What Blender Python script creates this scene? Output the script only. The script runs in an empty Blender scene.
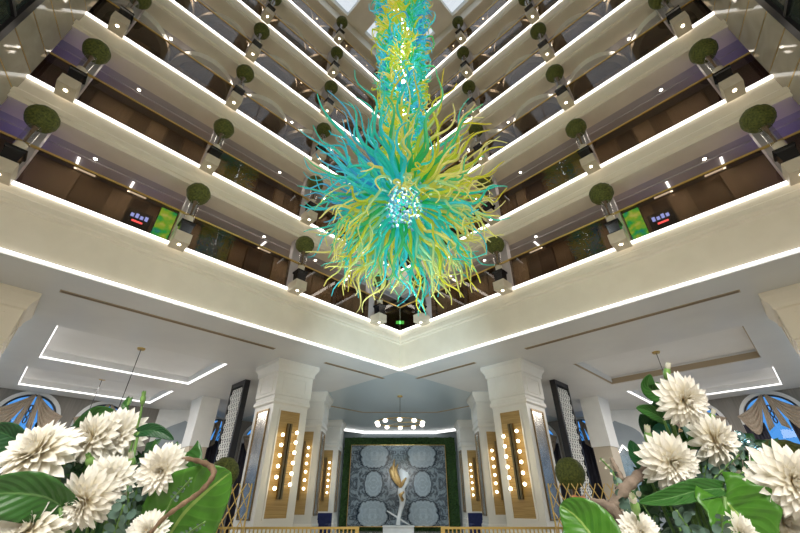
import bpy, bmesh, math, random
from math import sin, cos, pi, sqrt, atan, atan2, radians
from mathutils import Vector, Matrix, noise
random.seed(7)
scene = bpy.context.scene
COL = scene.collection
S2 = sqrt(2.0)

# ------------------------------------------------------------------ camera
FPX = 374.0
PITCH = atan(236.5 / 374.0)
EYE = Vector((0, 0, 1.6))
FW = Vector((0, cos(PITCH), sin(PITCH))); UP = Vector((0, -sin(PITCH), cos(PITCH))); RT = Vector((1, 0, 0))
cam_data = bpy.data.cameras.new('camera')
cam_data.sensor_width = 36.0; cam_data.lens = FPX * 36.0 / 800.0
cam_data.clip_start = 0.05; cam_data.clip_end = 300
cam = bpy.data.objects.new('camera', cam_data); COL.objects.link(cam)
cam.location = EYE; cam.rotation_euler = (pi / 2 + PITCH, 0, 0)
scene.camera = cam

def ray(px, py):
    return FW + RT * ((px - 400) / FPX) - UP * ((py - 266.5) / FPX)
def at_depth(px, py, d):
    return EYE + ray(px, py) * d
def at_y(px, py, Y):
    r = ray(px, py); return EYE + r * (Y / r.y)
def proj(p):
    v = Vector(p) - EYE; d = v.dot(FW)
    if d < 0.05: return None
    return (400 + FPX * v.dot(RT) / d, 266.5 - FPX * v.dot(UP) / d)
def in_view(p, m=10):
    q = proj(p)
    return q is not None and -m < q[0] < 800 + m and -m < q[1] < 533 + m

# ------------------------------------------------------------------ materials
def mat(name, color, rough=0.5, metal=0.0, emit=None, estr=0.0, spec=0.5, build=None):
    m = bpy.data.materials.new(name); m.use_nodes = True
    nt = m.node_tree; b = nt.nodes['Principled BSDF']
    b.inputs['Base Color'].default_value = (*color, 1)
    b.inputs['Roughness'].default_value = rough
    b.inputs['Metallic'].default_value = metal
    b.inputs['Specular IOR Level'].default_value = spec
    if emit:
        b.inputs['Emission Color'].default_value = (*emit, 1)
        b.inputs['Emission Strength'].default_value = estr
    if build: build(nt, b)
    return m
def N(nt, t, **kw):
    n = nt.nodes.new(t)
    for k, v in kw.items(): setattr(n, k, v)
    return n
def ramp(nt, fac, stops):
    r = N(nt, 'ShaderNodeValToRGB'); e = r.color_ramp.elements
    e[0].position, e[0].color = stops[0][0], (*stops[0][1], 1)
    e[1].position, e[1].color = stops[1][0], (*stops[1][1], 1)
    for p, c in stops[2:]:
        x = e.new(p); x.color = (*c, 1)
    nt.links.new(fac, r.inputs[0]); return r.outputs[0]
def noise_mat(name, c1, c2, scale, rough=0.6, metal=0.0, stretch=(1, 1, 1), bump=0.0, lo=0.35, hi=0.65, spec=0.5):
    def bld(nt, b):
        tc = N(nt, 'ShaderNodeTexCoord'); mp = N(nt, 'ShaderNodeMapping')
        mp.inputs['Scale'].default_value = stretch
        nt.links.new(tc.outputs['Object'], mp.inputs[0])
        n = N(nt, 'ShaderNodeTexNoise'); n.inputs['Scale'].default_value = scale; n.inputs['Detail'].default_value = 5
        nt.links.new(mp.outputs[0], n.inputs[0])
        nt.links.new(ramp(nt, n.outputs['Fac'], [(lo, c1), (hi, c2)]), b.inputs['Base Color'])
        if bump:
            bp = N(nt, 'ShaderNodeBump'); bp.inputs['Strength'].default_value = bump; bp.inputs['Distance'].default_value = 0.02
            nt.links.new(n.outputs['Fac'], bp.inputs['Height']); nt.links.new(bp.outputs[0], b.inputs['Normal'])
    return mat(name, c1, rough, metal, spec=spec, build=bld)

M = {}
M['paint'] = noise_mat('cream paint', (.78, .71, .58), (.82, .75, .62), 2.0, .45)
M['paint_white'] = noise_mat('white paint', (.82, .81, .78), (.86, .85, .82), 2.0, .4)
M['pilaster'] = noise_mat('cream lacquer', (.80, .76, .68), (.84, .80, .72), 1.5, .35)
M['column_cream'] = noise_mat('warm cream plaster', (.80, .71, .56), (.84, .75, .60), 1.5, .5)
M['soffit'] = noise_mat('soffit paint', (.45, .41, .42), (.49, .45, .46), 1.0, .6)
M['ceil'] = noise_mat('lobby ceiling paint', (.70, .70, .70), (.74, .74, .73), .8, .38)
M['tray'] = noise_mat('tray ceiling paint', (.76, .76, .76), (.8, .8, .8), .8, .6)
M['led'] = mat('white light strip', (1, 1, 1), emit=(1, .965, .92), estr=3.0)
M['led_cool'] = mat('cool light strip', (1, 1, 1), emit=(1, .98, .95), estr=2.4)
M['led_off'] = mat('unlit warm strip', (.42, .33, .22), .6)
M['gold'] = mat('brushed gold', (.62, .42, .14), .32, 1.0)
M['gold_paint'] = mat('gold paint', (.72, .5, .16), .35, .6)
M['gilt'] = noise_mat('gilded bronze', (.45, .24, .07), (.75, .5, .2), 4, .4, .45)
M['bronze'] = mat('dark bronze', (.22, .15, .07), .35, .9)
M['black'] = mat('black gloss', (.012, .012, .014), .18)
M['frame_black'] = mat('black lacquer', (.018, .017, .02), .35)
M['navy'] = noise_mat('navy velvet', (.012, .02, .09), (.02, .03, .13), 8, .8)
M['topiary'] = noise_mat('clipped box leaves', (.03, .042, .005), (.135, .15, .022), 22, .75, bump=1.0, lo=.3, hi=.7)
M['hedge'] = noise_mat('living wall leaves', (.006, .028, .005), (.05, .125, .02), 13, .7, bump=1.0, lo=.3, hi=.7)
M['wood'] = noise_mat('brown wood panel', (.27, .19, .125), (.34, .25, .17), 3, .45, stretch=(8, 8, .6))
M['wood_dark'] = noise_mat('dark wood panel', (.11, .075, .052), (.16, .11, .078), 3, .4, stretch=(8, 8, .6))
M['tan'] = noise_mat('tan panel', (.46, .36, .26), (.53, .42, .31), 2, .5, stretch=(6, 6, .5))
M['gold_veneer'] = noise_mat('golden veneer', (.36, .215, .062), (.50, .325, .11), 3, .38, stretch=(.5, .5, 12))
M['floor_stone'] = noise_mat('polished stone floor', (.55, .5, .43), (.66, .6, .52), .7, .12)
M['carpet'] = noise_mat('gallery carpet', (.11, .085, .07), (.16, .125, .10), 3, .9)
M['taupe'] = noise_mat('taupe wall fabric', (.235, .22, .20), (.28, .262, .24), 3, .8, stretch=(6, 6, .3))
M['greywall'] = noise_mat('blue grey wall', (.30, .34, .37), (.34, .38, .41), 1, .5)
M['beige_wall'] = noise_mat('beige wall', (.56, .48, .37), (.6, .52, .41), 1, .6)
M['rim'] = mat('white surround', (.8, .8, .8), .4)
M['drape'] = noise_mat('tan drape', (.36, .285, .215), (.48, .395, .305), 5, .8, stretch=(6, 6, .4))
M['drape_dark'] = noise_mat('dark navy drape', (.02, .018, .03), (.05, .045, .065), 4, .8, stretch=(7, 7, .3))
M['stone'] = noise_mat('white statue marble', (.8, .8, .78), (.9, .9, .88), 2, .25)
M['bulb'] = mat('lit globe', (1, 1, 1), emit=(1, .86, .58), estr=9.0)
M['globe'] = mat('lit opal globe', (1, 1, 1), emit=(1, .93, .8), estr=5.0)
M['spot'] = mat('spot lens', (1, 1, 1), emit=(1, .88, .66), estr=16.0)
M['spot_dim'] = mat('downlight lens', (1, 1, 1), emit=(1, .9, .72), estr=12.0)
M['chrome'] = mat('steel', (.6, .6, .62), .2, 1.0)
M['mirror_bronze'] = noise_mat('antique mirror', (.38, .34, .29), (.56, .52, .46), 2.2, .26, .8)
M['petal'] = None
M['bark'] = noise_mat('brown bark', (.11, .065, .035), (.26, .17, .105), 18, .8, bump=.8)
M['driftwood'] = noise_mat('grey brown driftwood', (.13, .095, .07), (.32, .25, .19), 14, .85, stretch=(1, 1, 1), bump=.8)
M['stem'] = noise_mat('green stem', (.07, .16, .03), (.13, .25, .06), 12, .5)
M['eucalyptus'] = noise_mat('eucalyptus leaf', (.06, .125, .095), (.12, .195, .15), 20, .6)
M['dark_leaf'] = noise_mat('dark foliage', (.012, .055, .018), (.04, .12, .04), 20, .5)
M['teal_leaf'] = noise_mat('teal leaf', (.02, .15, .11), (.05, .25, .18), 14, .4)
M['bud'] = noise_mat('green bud', (.11, .28, .05), (.24, .42, .12), 20, .5)
M['ivory'] = noise_mat('ivory petal tip', (.78, .74, .6), (.86, .83, .72), 10, .5)
M['bauble'] = mat('blue metallic', (.42, .72, .82), .1, 1.0)
M['peach'] = noise_mat('peach petal', (.72, .32, .18), (.8, .44, .27), 14, .6)
M['vase'] = noise_mat('white ceramic', (.75, .73, .7), (.8, .78, .75), 3, .2)

def petal_mat():
    def bld(nt, b):
        uv = N(nt, 'ShaderNodeUVMap'); sp = N(nt, 'ShaderNodeSeparateXYZ'); nt.links.new(uv.outputs[0], sp.inputs[0])
        c = ramp(nt, sp.outputs['Y'], [(0.0, (.78, .62, .30)), (.3, (.89, .82, .64)), (.7, (.92, .89, .80)), (1.0, (.93, .91, .86))])
        nt.links.new(c, b.inputs['Base Color'])
        w = N(nt, 'ShaderNodeTexWave'); w.inputs['Scale'].default_value = 2.2
        mp = N(nt, 'ShaderNodeMapping'); mp.inputs['Scale'].default_value = (1.6, .02, 1)
        nt.links.new(uv.outputs[0], mp.inputs[0]); nt.links.new(mp.outputs[0], w.inputs[0])
        bp = N(nt, 'ShaderNodeBump'); bp.inputs['Strength'].default_value = .25; bp.inputs['Distance'].default_value = .002
        nt.links.new(w.outputs['Fac'], bp.inputs['Height']); nt.links.new(bp.outputs[0], b.inputs['Normal'])
        tr = N(nt, 'ShaderNodeBsdfTranslucent'); nt.links.new(c, tr.inputs[0])
        mx = N(nt, 'ShaderNodeMixShader'); mx.inputs[0].default_value = .25
        out = nt.nodes['Material Output']
        nt.links.new(b.outputs[0], mx.inputs[1]); nt.links.new(tr.outputs[0], mx.inputs[2]); nt.links.new(mx.outputs[0], out.inputs[0])
    return mat('ivory petals', (.88, .84, .72), .55, build=bld)
M['petal'] = petal_mat()

def leaf_mat(name, c1, c2, rib, veins=11):
    def bld(nt, b):
        uv = N(nt, 'ShaderNodeUVMap'); sp = N(nt, 'ShaderNodeSeparateXYZ'); nt.links.new(uv.outputs[0], sp.inputs[0])
        a = N(nt, 'ShaderNodeMath', operation='SUBTRACT'); nt.links.new(sp.outputs['X'], a.inputs[0]); a.inputs[1].default_value = .5
        ab = N(nt, 'ShaderNodeMath', operation='ABSOLUTE'); nt.links.new(a.outputs[0], ab.inputs[0])
        # side veins: sin((y - |x|*.5) * veins*2pi)
        m1 = N(nt, 'ShaderNodeMath', operation='MULTIPLY'); nt.links.new(ab.outputs[0], m1.inputs[0]); m1.inputs[1].default_value = .7
        m2 = N(nt, 'ShaderNodeMath', operation='SUBTRACT'); nt.links.new(sp.outputs['Y'], m2.inputs[0]); nt.links.new(m1.outputs[0], m2.inputs[1])
        m3 = N(nt, 'ShaderNodeMath', operation='MULTIPLY'); nt.links.new(m2.outputs[0], m3.inputs[0]); m3.inputs[1].default_value = veins * 2 * pi
        m4 = N(nt, 'ShaderNodeMath', operation='SINE'); nt.links.new(m3.outputs[0], m4.inputs[0])
        base = ramp(nt, m4.outputs[0], [(.0, c1), (.8, c1), (1.0, c2)])
        nz = N(nt, 'ShaderNodeTexNoise'); nz.inputs['Scale'].default_value = 9
        nt.links.new(uv.outputs[0], nz.inputs[0])
        mix = N(nt, 'ShaderNodeMixRGB'); mix.blend_type = 'MIX'; nt.links.new(nz.outputs['Fac'], mix.inputs[0])
        nt.links.new(base, mix.inputs[1]); mix.inputs[2].default_value = (*c2, 1)
        g = N(nt, 'ShaderNodeMath', operation='LESS_THAN'); nt.links.new(ab.outputs[0], g.inputs[0]); g.inputs[1].default_value = .022
        mx = N(nt, 'ShaderNodeMixRGB'); nt.links.new(g.outputs[0], mx.inputs[0]); nt.links.new(mix.outputs[0], mx.inputs[1]); mx.inputs[2].default_value = (*rib, 1)
        nt.links.new(mx.outputs[0], b.inputs['Base Color'])
        bp = N(nt, 'ShaderNodeBump'); bp.inputs['Strength'].default_value = .2; bp.inputs['Distance'].default_value = .003
        nt.links.new(m4.outputs[0], bp.inputs['Height']); nt.links.new(bp.outputs[0], b.inputs['Normal'])
        tr = N(nt, 'ShaderNodeBsdfTranslucent'); nt.links.new(mx.outputs[0], tr.inputs[0])
        ms = N(nt, 'ShaderNodeMixShader'); ms.inputs[0].default_value = .2
        nt.links.new(b.outputs[0], ms.inputs[1]); nt.links.new(tr.outputs[0], ms.inputs[2])
        nt.links.new(ms.outputs[0], nt.nodes['Material Output'].inputs[0])
    return mat(name, c1, .38, build=bld)
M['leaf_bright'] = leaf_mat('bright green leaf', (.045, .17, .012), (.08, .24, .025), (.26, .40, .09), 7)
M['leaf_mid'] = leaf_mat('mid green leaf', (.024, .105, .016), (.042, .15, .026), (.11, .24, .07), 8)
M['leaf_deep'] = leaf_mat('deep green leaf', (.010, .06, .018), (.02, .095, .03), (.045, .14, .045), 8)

def glass_mat(name, tint, refl=.12, rough=.0):
    m = bpy.data.materials.new(name); m.use_nodes = True; nt = m.node_tree; nt.nodes.clear()
    o = N(nt, 'ShaderNodeOutputMaterial'); t = N(nt, 'ShaderNodeBsdfTransparent'); t.inputs[0].default_value = (*tint, 1)
    g = N(nt, 'ShaderNodeBsdfGlossy'); g.inputs['Roughness'].default_value = rough
    f = N(nt, 'ShaderNodeFresnel'); f.inputs[0].default_value = 1.5
    a = N(nt, 'ShaderNodeMath', operation='ADD'); nt.links.new(f.outputs[0], a.inputs[0]); a.inputs[1].default_value = refl; a.use_clamp = True
    ge = N(nt, 'ShaderNodeNewGeometry'); iv = N(nt, 'ShaderNodeMath', operation='SUBTRACT'); iv.inputs[0].default_value = 1.0; nt.links.new(ge.outputs['Backfacing'], iv.inputs[1])
    pr = N(nt, 'ShaderNodeMath', operation='MULTIPLY'); nt.links.new(a.outputs[0], pr.inputs[0]); nt.links.new(iv.outputs[0], pr.inputs[1])   # the outer face alone mirrors
    mx = N(nt, 'ShaderNodeMixShader'); nt.links.new(pr.outputs[0], mx.inputs[0])
    nt.links.new(t.outputs[0], mx.inputs[1]); nt.links.new(g.outputs[0], mx.inputs[2]); nt.links.new(mx.outputs[0], o.inputs[0])
    return m
M['bal_glass'] = glass_mat('bronze tinted glass', (.52, .46, .39), .02)
M['clear_glass'] = glass_mat('clear glass', (.86, .87, .88), .03)
M['win_glass'] = glass_mat('window glass', (.55, .72, .9), .03)

def art_glass(name, c1, c2, em=.42):
    """tinted art glass lit by the lamps inside it; colour runs from root to tip"""
    m = bpy.data.materials.new(name); m.use_nodes = True; nt = m.node_tree
    b = nt.nodes['Principled BSDF']; b.inputs['Roughness'].default_value = .12
    uv = N(nt, 'ShaderNodeUVMap'); sp = N(nt, 'ShaderNodeSeparateXYZ'); nt.links.new(uv.outputs[0], sp.inputs[0])
    c = ramp(nt, sp.outputs['Y'], [(.15, c1), (.95, c2)])
    nt.links.new(c, b.inputs['Base Color']); nt.links.new(c, b.inputs['Emission Color']); b.inputs['Emission Strength'].default_value = em  # emission of the glass itself stands in for light from inside
    b.inputs['Coat Weight'].default_value = .6; b.inputs['Coat Roughness'].default_value = .05
    tr = N(nt, 'ShaderNodeBsdfTranslucent'); nt.links.new(c, tr.inputs[0])
    mx = N(nt, 'ShaderNodeMixShader'); mx.inputs[0].default_value = .4
    nt.links.new(b.outputs[0], mx.inputs[1]); nt.links.new(tr.outputs[0], mx.inputs[2])
    nt.links.new(mx.outputs[0], nt.nodes['Material Output'].inputs[0])
    return m
BLUE = (.03, .30, .58); CYAN = (.05, .58, .64); TEAL = (.02, .54, .47); GREEN = (.015, .45, .12); LIME = (.42, .60, .05); YEL = (.64, .58, .05); PALE = (.72, .70, .30); SKYC = (.10, .50, .68)
AG = [art_glass('blue art glass', BLUE, SKYC), art_glass('cyan art glass', CYAN, CYAN), art_glass('teal art glass', TEAL, (.06, .62, .5)),
      art_glass('green art glass', GREEN, (.15, .6, .3)), art_glass('lime art glass', LIME, YEL), art_glass('yellow art glass', YEL, PALE),
      art_glass('teal to yellow art glass', TEAL, (.72, .7, .2))]

# ------------------------------------------------------------------ mesh builder
class MB:
    def __init__(self): self.v = []; self.f = []; self.mi = []; self.uv = []; self.hasuv = False
    def add(self, vs, fs, mi=0, uvs=None):
        o = len(self.v); self.v += [tuple(p) for p in vs]
        for k, f in enumerate(fs):
            self.f.append(tuple(i + o for i in f)); self.mi.append(mi)
            if uvs: self.uv.append([uvs[i] for i in f]); self.hasuv = True
            else: self.uv.append([(0, 0)] * len(f))
    def hexa(self, P, mi=0):   # 8 points: bottom ring 4, top ring 4
        self.add(P, [(0, 3, 2, 1), (4, 5, 6, 7), (0, 1, 5, 4), (1, 2, 6, 5), (2, 3, 7, 6), (3, 0, 4, 7)], mi)
    def box(self, c, s, mi=0, rot=0.0):
        x, y, z = s[0] / 2, s[1] / 2, s[2] / 2; C, S = cos(rot), sin(rot)
        P = [(c[0] + a * C - b * S, c[1] + a * S + b * C, c[2] + d) for d in (-z, z) for a, b in ((-x, -y), (x, -y), (x, y), (-x, y))]
        self.hexa(P, mi)
    def sbox(self, side, u0, u1, v0, v1, z0, z1, mi=0):
        self.hexa([W(side, u, v, z) for z in (z0, z1) for u, v in ((u0, v0), (u1, v0), (u1, v1), (u0, v1))], mi)
    def lathe(self, prof, c=(0, 0, 0), n=20, mi=0, rot=0.0, closed=True):
        vs = []; fs = []
        for r, z in prof:
            for k in range(n):
                a = 2 * pi * k / n + rot; vs.append((c[0] + r * cos(a), c[1] + r * sin(a), c[2] + z))
        for i in range(len(prof) - 1):
            for k in range(n):
                k2 = (k + 1) % n; fs.append((i * n + k, i * n + k2, (i + 1) * n + k2, (i + 1) * n + k))
        if closed:
            fs.append(tuple(range(n - 1, -1, -1))); fs.append(tuple((len(prof) - 1) * n + k for k in range(n)))
        self.add(vs, fs, mi)
    def sphere(self, c, r, n=14, m=9, mi=0, sz=1.0, jitter=0.0):
        prof = []
        vs = [(c[0], c[1], c[2] - r * sz)]; fs = []
        for i in range(1, m):
            t = -pi / 2 + pi * i / m
            for k in range(n):
                a = 2 * pi * k / n; rr = r * (1 + (random.uniform(-jitter, jitter) if jitter else 0))
                vs.append((c[0] + rr * cos(t) * cos(a), c[1] + rr * cos(t) * sin(a), c[2] + rr * sz * sin(t)))
        vs.append((c[0], c[1], c[2] + r * sz)); L = len(vs) - 1
        for k in range(n):
            fs.append((0, 1 + (k + 1) % n, 1 + k)); fs.append((L, L - n + k, L - n + (k + 1) % n))
        for i in range(m - 2):
            for k in range(n):
                a = 1 + i * n; k2 = (k + 1) % n
                fs.append((a + k, a + k2, a + n + k2, a + n + k))
        self.add(vs, fs, mi)
    def tube(self, pts, rad, n=8, mi=0, ell=None):
        """tube through pts, rad a number or list; UV.y runs along it"""
        pts = [Vector(p) for p in pts]; K = len(pts)
        rs = rad if isinstance(rad, (list, tuple)) else [rad] * K
        t0 = (pts[1] - pts[0]).normalized()
        ref = Vector((0, 0, 1)) if abs(t0.z) < .9 else Vector((1, 0, 0))
        nrm = (ref - t0 * ref.dot(t0)).normalized()
        vs = []; uvs = []; fs = []
        for i in range(K):
            t = (pts[min(i + 1, K - 1)] - pts[max(i - 1, 0)]).normalized()
            nrm = (nrm - t * nrm.dot(t)).normalized(); bn = t.cross(nrm)
            for k in range(n):
                a = 2 * pi * k / n
                e = ell[i] if ell else 1.0
                vs.append(pts[i] + nrm * (cos(a) * rs[i]) + bn * (sin(a) * rs[i] * e)); uvs.append((k / n, i / (K - 1)))
        for i in range(K - 1):
            for k in range(n):
                k2 = (k + 1) % n; fs.append((i * n + k, i * n + k2, (i + 1) * n + k2, (i + 1) * n + k))
        fs.append(tuple(range(n - 1, -1, -1))); fs.append(tuple((K - 1) * n + k for k in range(n)))
        self.add(vs, fs, mi, uvs)
    def prism(self, ring, d, mi=0):
        """closed polygon ring extruded by vector d"""
        d = Vector(d); n = len(ring); a = [Vector(p) for p in ring]
        self.add(a + [p + d for p in a], [tuple(range(n))[::-1], tuple(range(n, 2 * n))] + [(i, (i + 1) % n, n + (i + 1) % n, n + i) for i in range(n)], mi)
    def build(self, name, mats, parent=None, smooth=False, origin=None, recalc=True):
        me = bpy.data.meshes.new(name)
        o = Vector(origin) if origin is not None else Vector((0, 0, 0))
        me.from_pydata([Vector(p) - o for p in self.v], [], self.f)
        if not isinstance(mats, (list, tuple)): mats = [mats]
        for m in mats: me.materials.append(m)
        me.polygons.foreach_set('material_index', self.mi)
        if self.hasuv:
            l = me.uv_layers.new(name='UVMap'); flat = []
            for f in self.uv:
                for q in f: flat += [q[0], q[1]]
            l.data.foreach_set('uv', flat)
        if smooth: me.polygons.foreach_set('use_smooth', [True] * len(me.polygons))
        me.update()
        if recalc:
            bm = bmesh.new(); bm.from_mesh(me); bmesh.ops.recalc_face_normals(bm, faces=bm.faces); bm.to_mesh(me); bm.free()
        ob = bpy.data.objects.new(name, me); COL.objects.link(ob)
        if parent is not None: ob.parent = parent
        elif origin is not None: ob.location = o
        return ob

def W(side, u, v, z):
    """atrium frame: u runs along the wall (inner corner at A0), v outward from the atrium axis; side -1 left, 1 right"""
    return Vector((-side * (u - v) / S2, (u + v) / S2, z))
A0 = 15.4 / S2   # 10.889: wall plane

def tag(o, label, cat, group=None, kind=None):
    o['label'] = label; o['category'] = cat
    if group: o['group'] = group
    if kind: o['kind'] = kind
    return o
def thing(name, loc, label, cat, rz=0.0, group=None):
    o = bpy.data.objects.new(name, None); COL.objects.link(o); o.location = loc; o.rotation_euler = (0, 0, rz)
    o.empty_display_size = .1
    return tag(o, label, cat, group)
def struct(name, mb, m, **k):
    o = mb.build(name, m, **k); o['kind'] = 'structure'; return o
def part(mb, name, m, root, smooth=False, world=True):
    """part given in world coordinates under an unrotated root"""
    o = mb.build(name, m, None, smooth=smooth)
    if world:
        for v in o.data.vertices: v.co -= root.location
    o.parent = root
    return o
def copy_tree(o, parent=None):
    c = o.copy(); COL.objects.link(c); c.parent = parent
    for ch in list(o.children): copy_tree(ch, c)
    return c
SIDE = {-1: 'left', 1: 'right'}
ORD = ['first', 'second', 'third', 'fourth', 'fifth', 'sixth', 'seventh']

# ------------------------------------------------------------------ levels
LED = [6.25, 7.96, 11.08, 14.50, 17.86, 21.12, 24.58]    # [0] lobby ceiling edge, [1..6] gallery edges
NF = 6
TOWER_U = -4.4
ROOF = 27.9
def soff(k):  # underside of the slab above gallery k
    return (LED[k + 1] if k < 6 else ROOF + .0) - .95
FNAME = {1: 'lowest', 2: 'second', 3: 'third', 4: 'fourth', 5: 'fifth', 6: 'topmost'}

# fascia profile (v offset relative to wall plane, negative = towards the atrium)
def fascia(k, side):
    L = LED[k]; mb = MB()
    if k == 1:
        prof = [(-.02, L - .30), (-.10, L - .36), (-.10, L - .50), (-.06, L - .54), (-.06, L - .60), (0, L - .64), (0, LED[0] + .085), (.6, LED[0] + .085), (.6, L), (-.02, L), (-.02, L - .10)]
    else:
        prof = [(-.02, L - .52), (-.06, L - .56), (-.13, L - .64), (-.13, L - .80), (-.09, L - .83), (-.09, L - .95), (.6, L - .95), (.6, L), (-.02, L), (-.02, L - .10)]
    n = len(prof); vs = []; fs = []
    for e in (0, 1):
        for v, z in prof:
            u = TOWER_U if e == 0 else A0 + v       # mitred at the corner
            vs.append(W(side, u, A0 + v, z))
    for i in range(n): fs.append((i, (i + 1) % n, n + (i + 1) % n, n + i))
    fs.append(tuple(range(n)))
    mb.add(vs, fs)
    return struct('trim_%d' % (2 * k + (0 if side < 0 else 1)), mb, M['paint'])
for k in range(1, 7):
    for sd in (-1, 1): fascia(k, sd)
# top fascia ring below the roof
for sd in (-1, 1):
    mb = MB(); mb.sbox(sd, TOWER_U, A0 - .02, A0 - .02, A0 + .6, ROOF - .95, ROOF, 0)
    mb.sbox(sd, TOWER_U, A0 - .08, A0 - .08, A0 + .58, ROOF - .98, ROOF - .75, 0)
    struct('trim_%d' % (20 + (sd > 0)), mb, M['paint'])

# gallery slabs (carpet on top, painted soffit) and gallery back walls
DEP = 1.75
for k in range(1, 7):
    mb = MB(); L = LED[k]
    for sd in (-1, 1):
        mb.sbox(sd, TOWER_U, A0 + DEP + .2, A0 + .6, A0 + DEP + .2, L - .08, L, 0)
    struct('floor_%d' % k, mb, M['carpet'])
    mb = MB(); z = soff(k)
    for sd in (-1, 1):
        mb.sbox(sd, TOWER_U, A0 + DEP + .2, A0 + .6, A0 + DEP + .2, z, z + .06, 0)
        mb.sbox(sd, TOWER_U, A0 + DEP + .2, A0 + .9, A0 + .98, z - .04, z, 0)
    struct('ceiling_%d' % k, mb, M['soffit'])
    for sd in (-1, 1):
        mb = MB()
        mb.sbox(sd, TOWER_U, A0 + DEP, A0 + DEP, A0 + DEP + .2, L, soff(k), 0)
        u = TOWER_U; i = k % 3
        random.seed(k * 7 + 3)
        while u < A0 + DEP - .5:
            w = random.choice((.5, .8, 1.1, .6)); u1 = min(u + w, A0 + DEP - .05)
            mb.sbox(sd, u + .03, u1 - .03, A0 + DEP - random.choice((.03, .06, .1)), A0 + DEP, L, soff(k) - .1, (0, 2, 1, 0, 1, 2, 0, 2, 1)[i % 9]); i += 1
            u += w
        struct('wall_gallery_%s' % SIDE[sd], mb, [M['wood'], M['wood_dark'], M['tan'], M['soffit']])
    # curved plaster coves on the gallery ceilings
    if k >= 3:
        for sd in (-1, 1):
            mb = MB()
            z0 = soff(k)
            for uc in (-2.0, .6, 3.2, 5.8, 8.4):
                ro, ri, n = 1.25, .98, 14
                for j in range(n):
                    q = [W(sd, uc + R_ * cos(pi * jj / n), A0 + DEP - .1 - 1.0 * R_ * sin(pi * jj / n), 0) for R_, jj in ((ro, j), (ro, j + 1), (ri, j + 1), (ri, j))]
                    mb.hexa([Vector((p.x, p.y, z0 - .28)) for p in q] + [Vector((p.x, p.y, z0)) for p in q])
            struct('trim_%d' % (30 + 2 * k + (sd > 0)), mb, M['paint_white'])

# ------------------------------------------------------------------ light strips along the edges
PL_U = [9.28, 5.49, 1.66, -2.12]
for k in range(0, 7):
    for sd in (-1, 1):
        mb = MB(); L = LED[k]
        if k == 0: mb.sbox(sd, -2.93, A0 - .045, A0 - .045, A0 - .002, L - .01, L + .045)
        else: mb.sbox(sd, -2.93, A0 - .075, A0 - .075, A0 - .02, L - .085, L - .01)
        o = mb.build('light_strip', M['led'])
        tag(o, ('white light line along the lobby ceiling edge, %s side' % SIDE[sd]) if k == 0 else
            'white light line under the glass of the %s gallery, %s side' % (FNAME[k], SIDE[sd]), 'light strip', 'light strips along the atrium edges')

# ------------------------------------------------------------------ balustrades
for k in range(1, 7):
    for sd in (-1, 1):
        L = LED[k]
        t = thing('glass_balustrade', W(sd, 5, A0, L), 'bronze glass balustrade with gold rail on the %s gallery, %s side' % (FNAME[k], SIDE[sd]), 'balustrade', group='gallery balustrades')
        edges = [-2.93, -2.35, -1.9, 1.43, 1.88, 5.26, 5.71, 9.05, 9.5, A0 - .02]
        for a, b in ((0, 1), (2, 3), (4, 5), (6, 7), (8, 9)):
            mb = MB(); mb.sbox(sd, edges[a], edges[b], A0 - .008 + .03, A0 + .008 + .03, L, L + 1.14); part(mb, 'glass_panel', M['bal_glass'], t)
        mb = MB(); mb.sbox(sd, -2.93, A0, A0, A0 + .06, L + 1.14, L + 1.19); part(mb, 'handrail', M['gold_paint'], t)

# ------------------------------------------------------------------ gallery posts (structure) and planters
def make_planter(sd, k):
    """built around its bracket top centre, local axes = world axes"""
    root = bpy.data.objects.new('topiary_planter', None); COL.objects.link(root); root.empty_display_size = .1
    s = S2 / 2
    def loc(a, b): return Vector((-sd * (a - b) * s, (a + b) * s, 0))   # a along wall, b outward
    def lbox(mb, a0, a1, b0, b1, z0, z1, mi=0):
        mb.hexa([loc(a, b) + Vector((0, 0, z)) for z in (z0, z1) for a, b in ((a0, b0), (a1, b0), (a1, b1), (a0, b1))], mi)
    def P(mb, name, m, par=root, smooth=False):
        o = mb.build(name, m, par, smooth); return o
    mb = MB(); lbox(mb, -.21, .21, -.21, .325, -.32, 0)
    br = P(mb, 'bracket', M['tan_light'])
    mb = MB(); mb.lathe([(.045, -.328), (.045, -.32)], n=12); P(mb, 'spotlight', M['spot'], br)
    # black faceted pot with flared lip
    mb = MB()
    def ring(h, z): return [loc(a * h, b * h) + Vector((0, 0, z)) for a, b in ((-1, -1), (1, -1), (1, 1), (-1, 1))]
    prof = [(.165, 0), (.17, .04), (.15, .07), (.165, .33), (.195, .36), (.195, .42), (.13, .42)]
    vs = []; fs = []
    for h, z in prof: vs += ring(h, z)
    for i in range(len(prof) - 1):
        for q in range(4): fs.append((i * 4 + q, i * 4 + (q + 1) % 4, (i + 1) * 4 + (q + 1) % 4, (i + 1) * 4 + q))
    fs += [(3, 2, 1, 0), tuple(range(len(vs) - 4, len(vs)))]
    mb.add(vs, fs); P(mb, 'pot', M['black'])
    mb = MB(); mb.lathe([(.12, .42), (.125, .48), (.115, .62), (.12, .66)], n=16); P(mb, 'collar', M['tan_light'], smooth=False)
    mb = MB(); mb.lathe([(.13, .64), (.13, 1.28)], n=18, closed=False); P(mb, 'glass_cylinder', M['clear_glass'], smooth=True)
    mb = MB(); mb.lathe([(.03, .66), (.025, 1.0), (.05, 1.22), (.10, 1.33)], n=12); P(mb, 'trunk', M['bark'], smooth=True)
    mb = MB(); mb.sphere((0, 0, 1.60), .34, 22, 14, jitter=.03); P(mb, 'foliage_ball', M['topiary'], smooth=True)
    return root
M['tan_light'] = noise_mat('beige stone collar', (.56, .49, .38), (.63, .56, .44), 4, .4)
protos = {}
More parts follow.
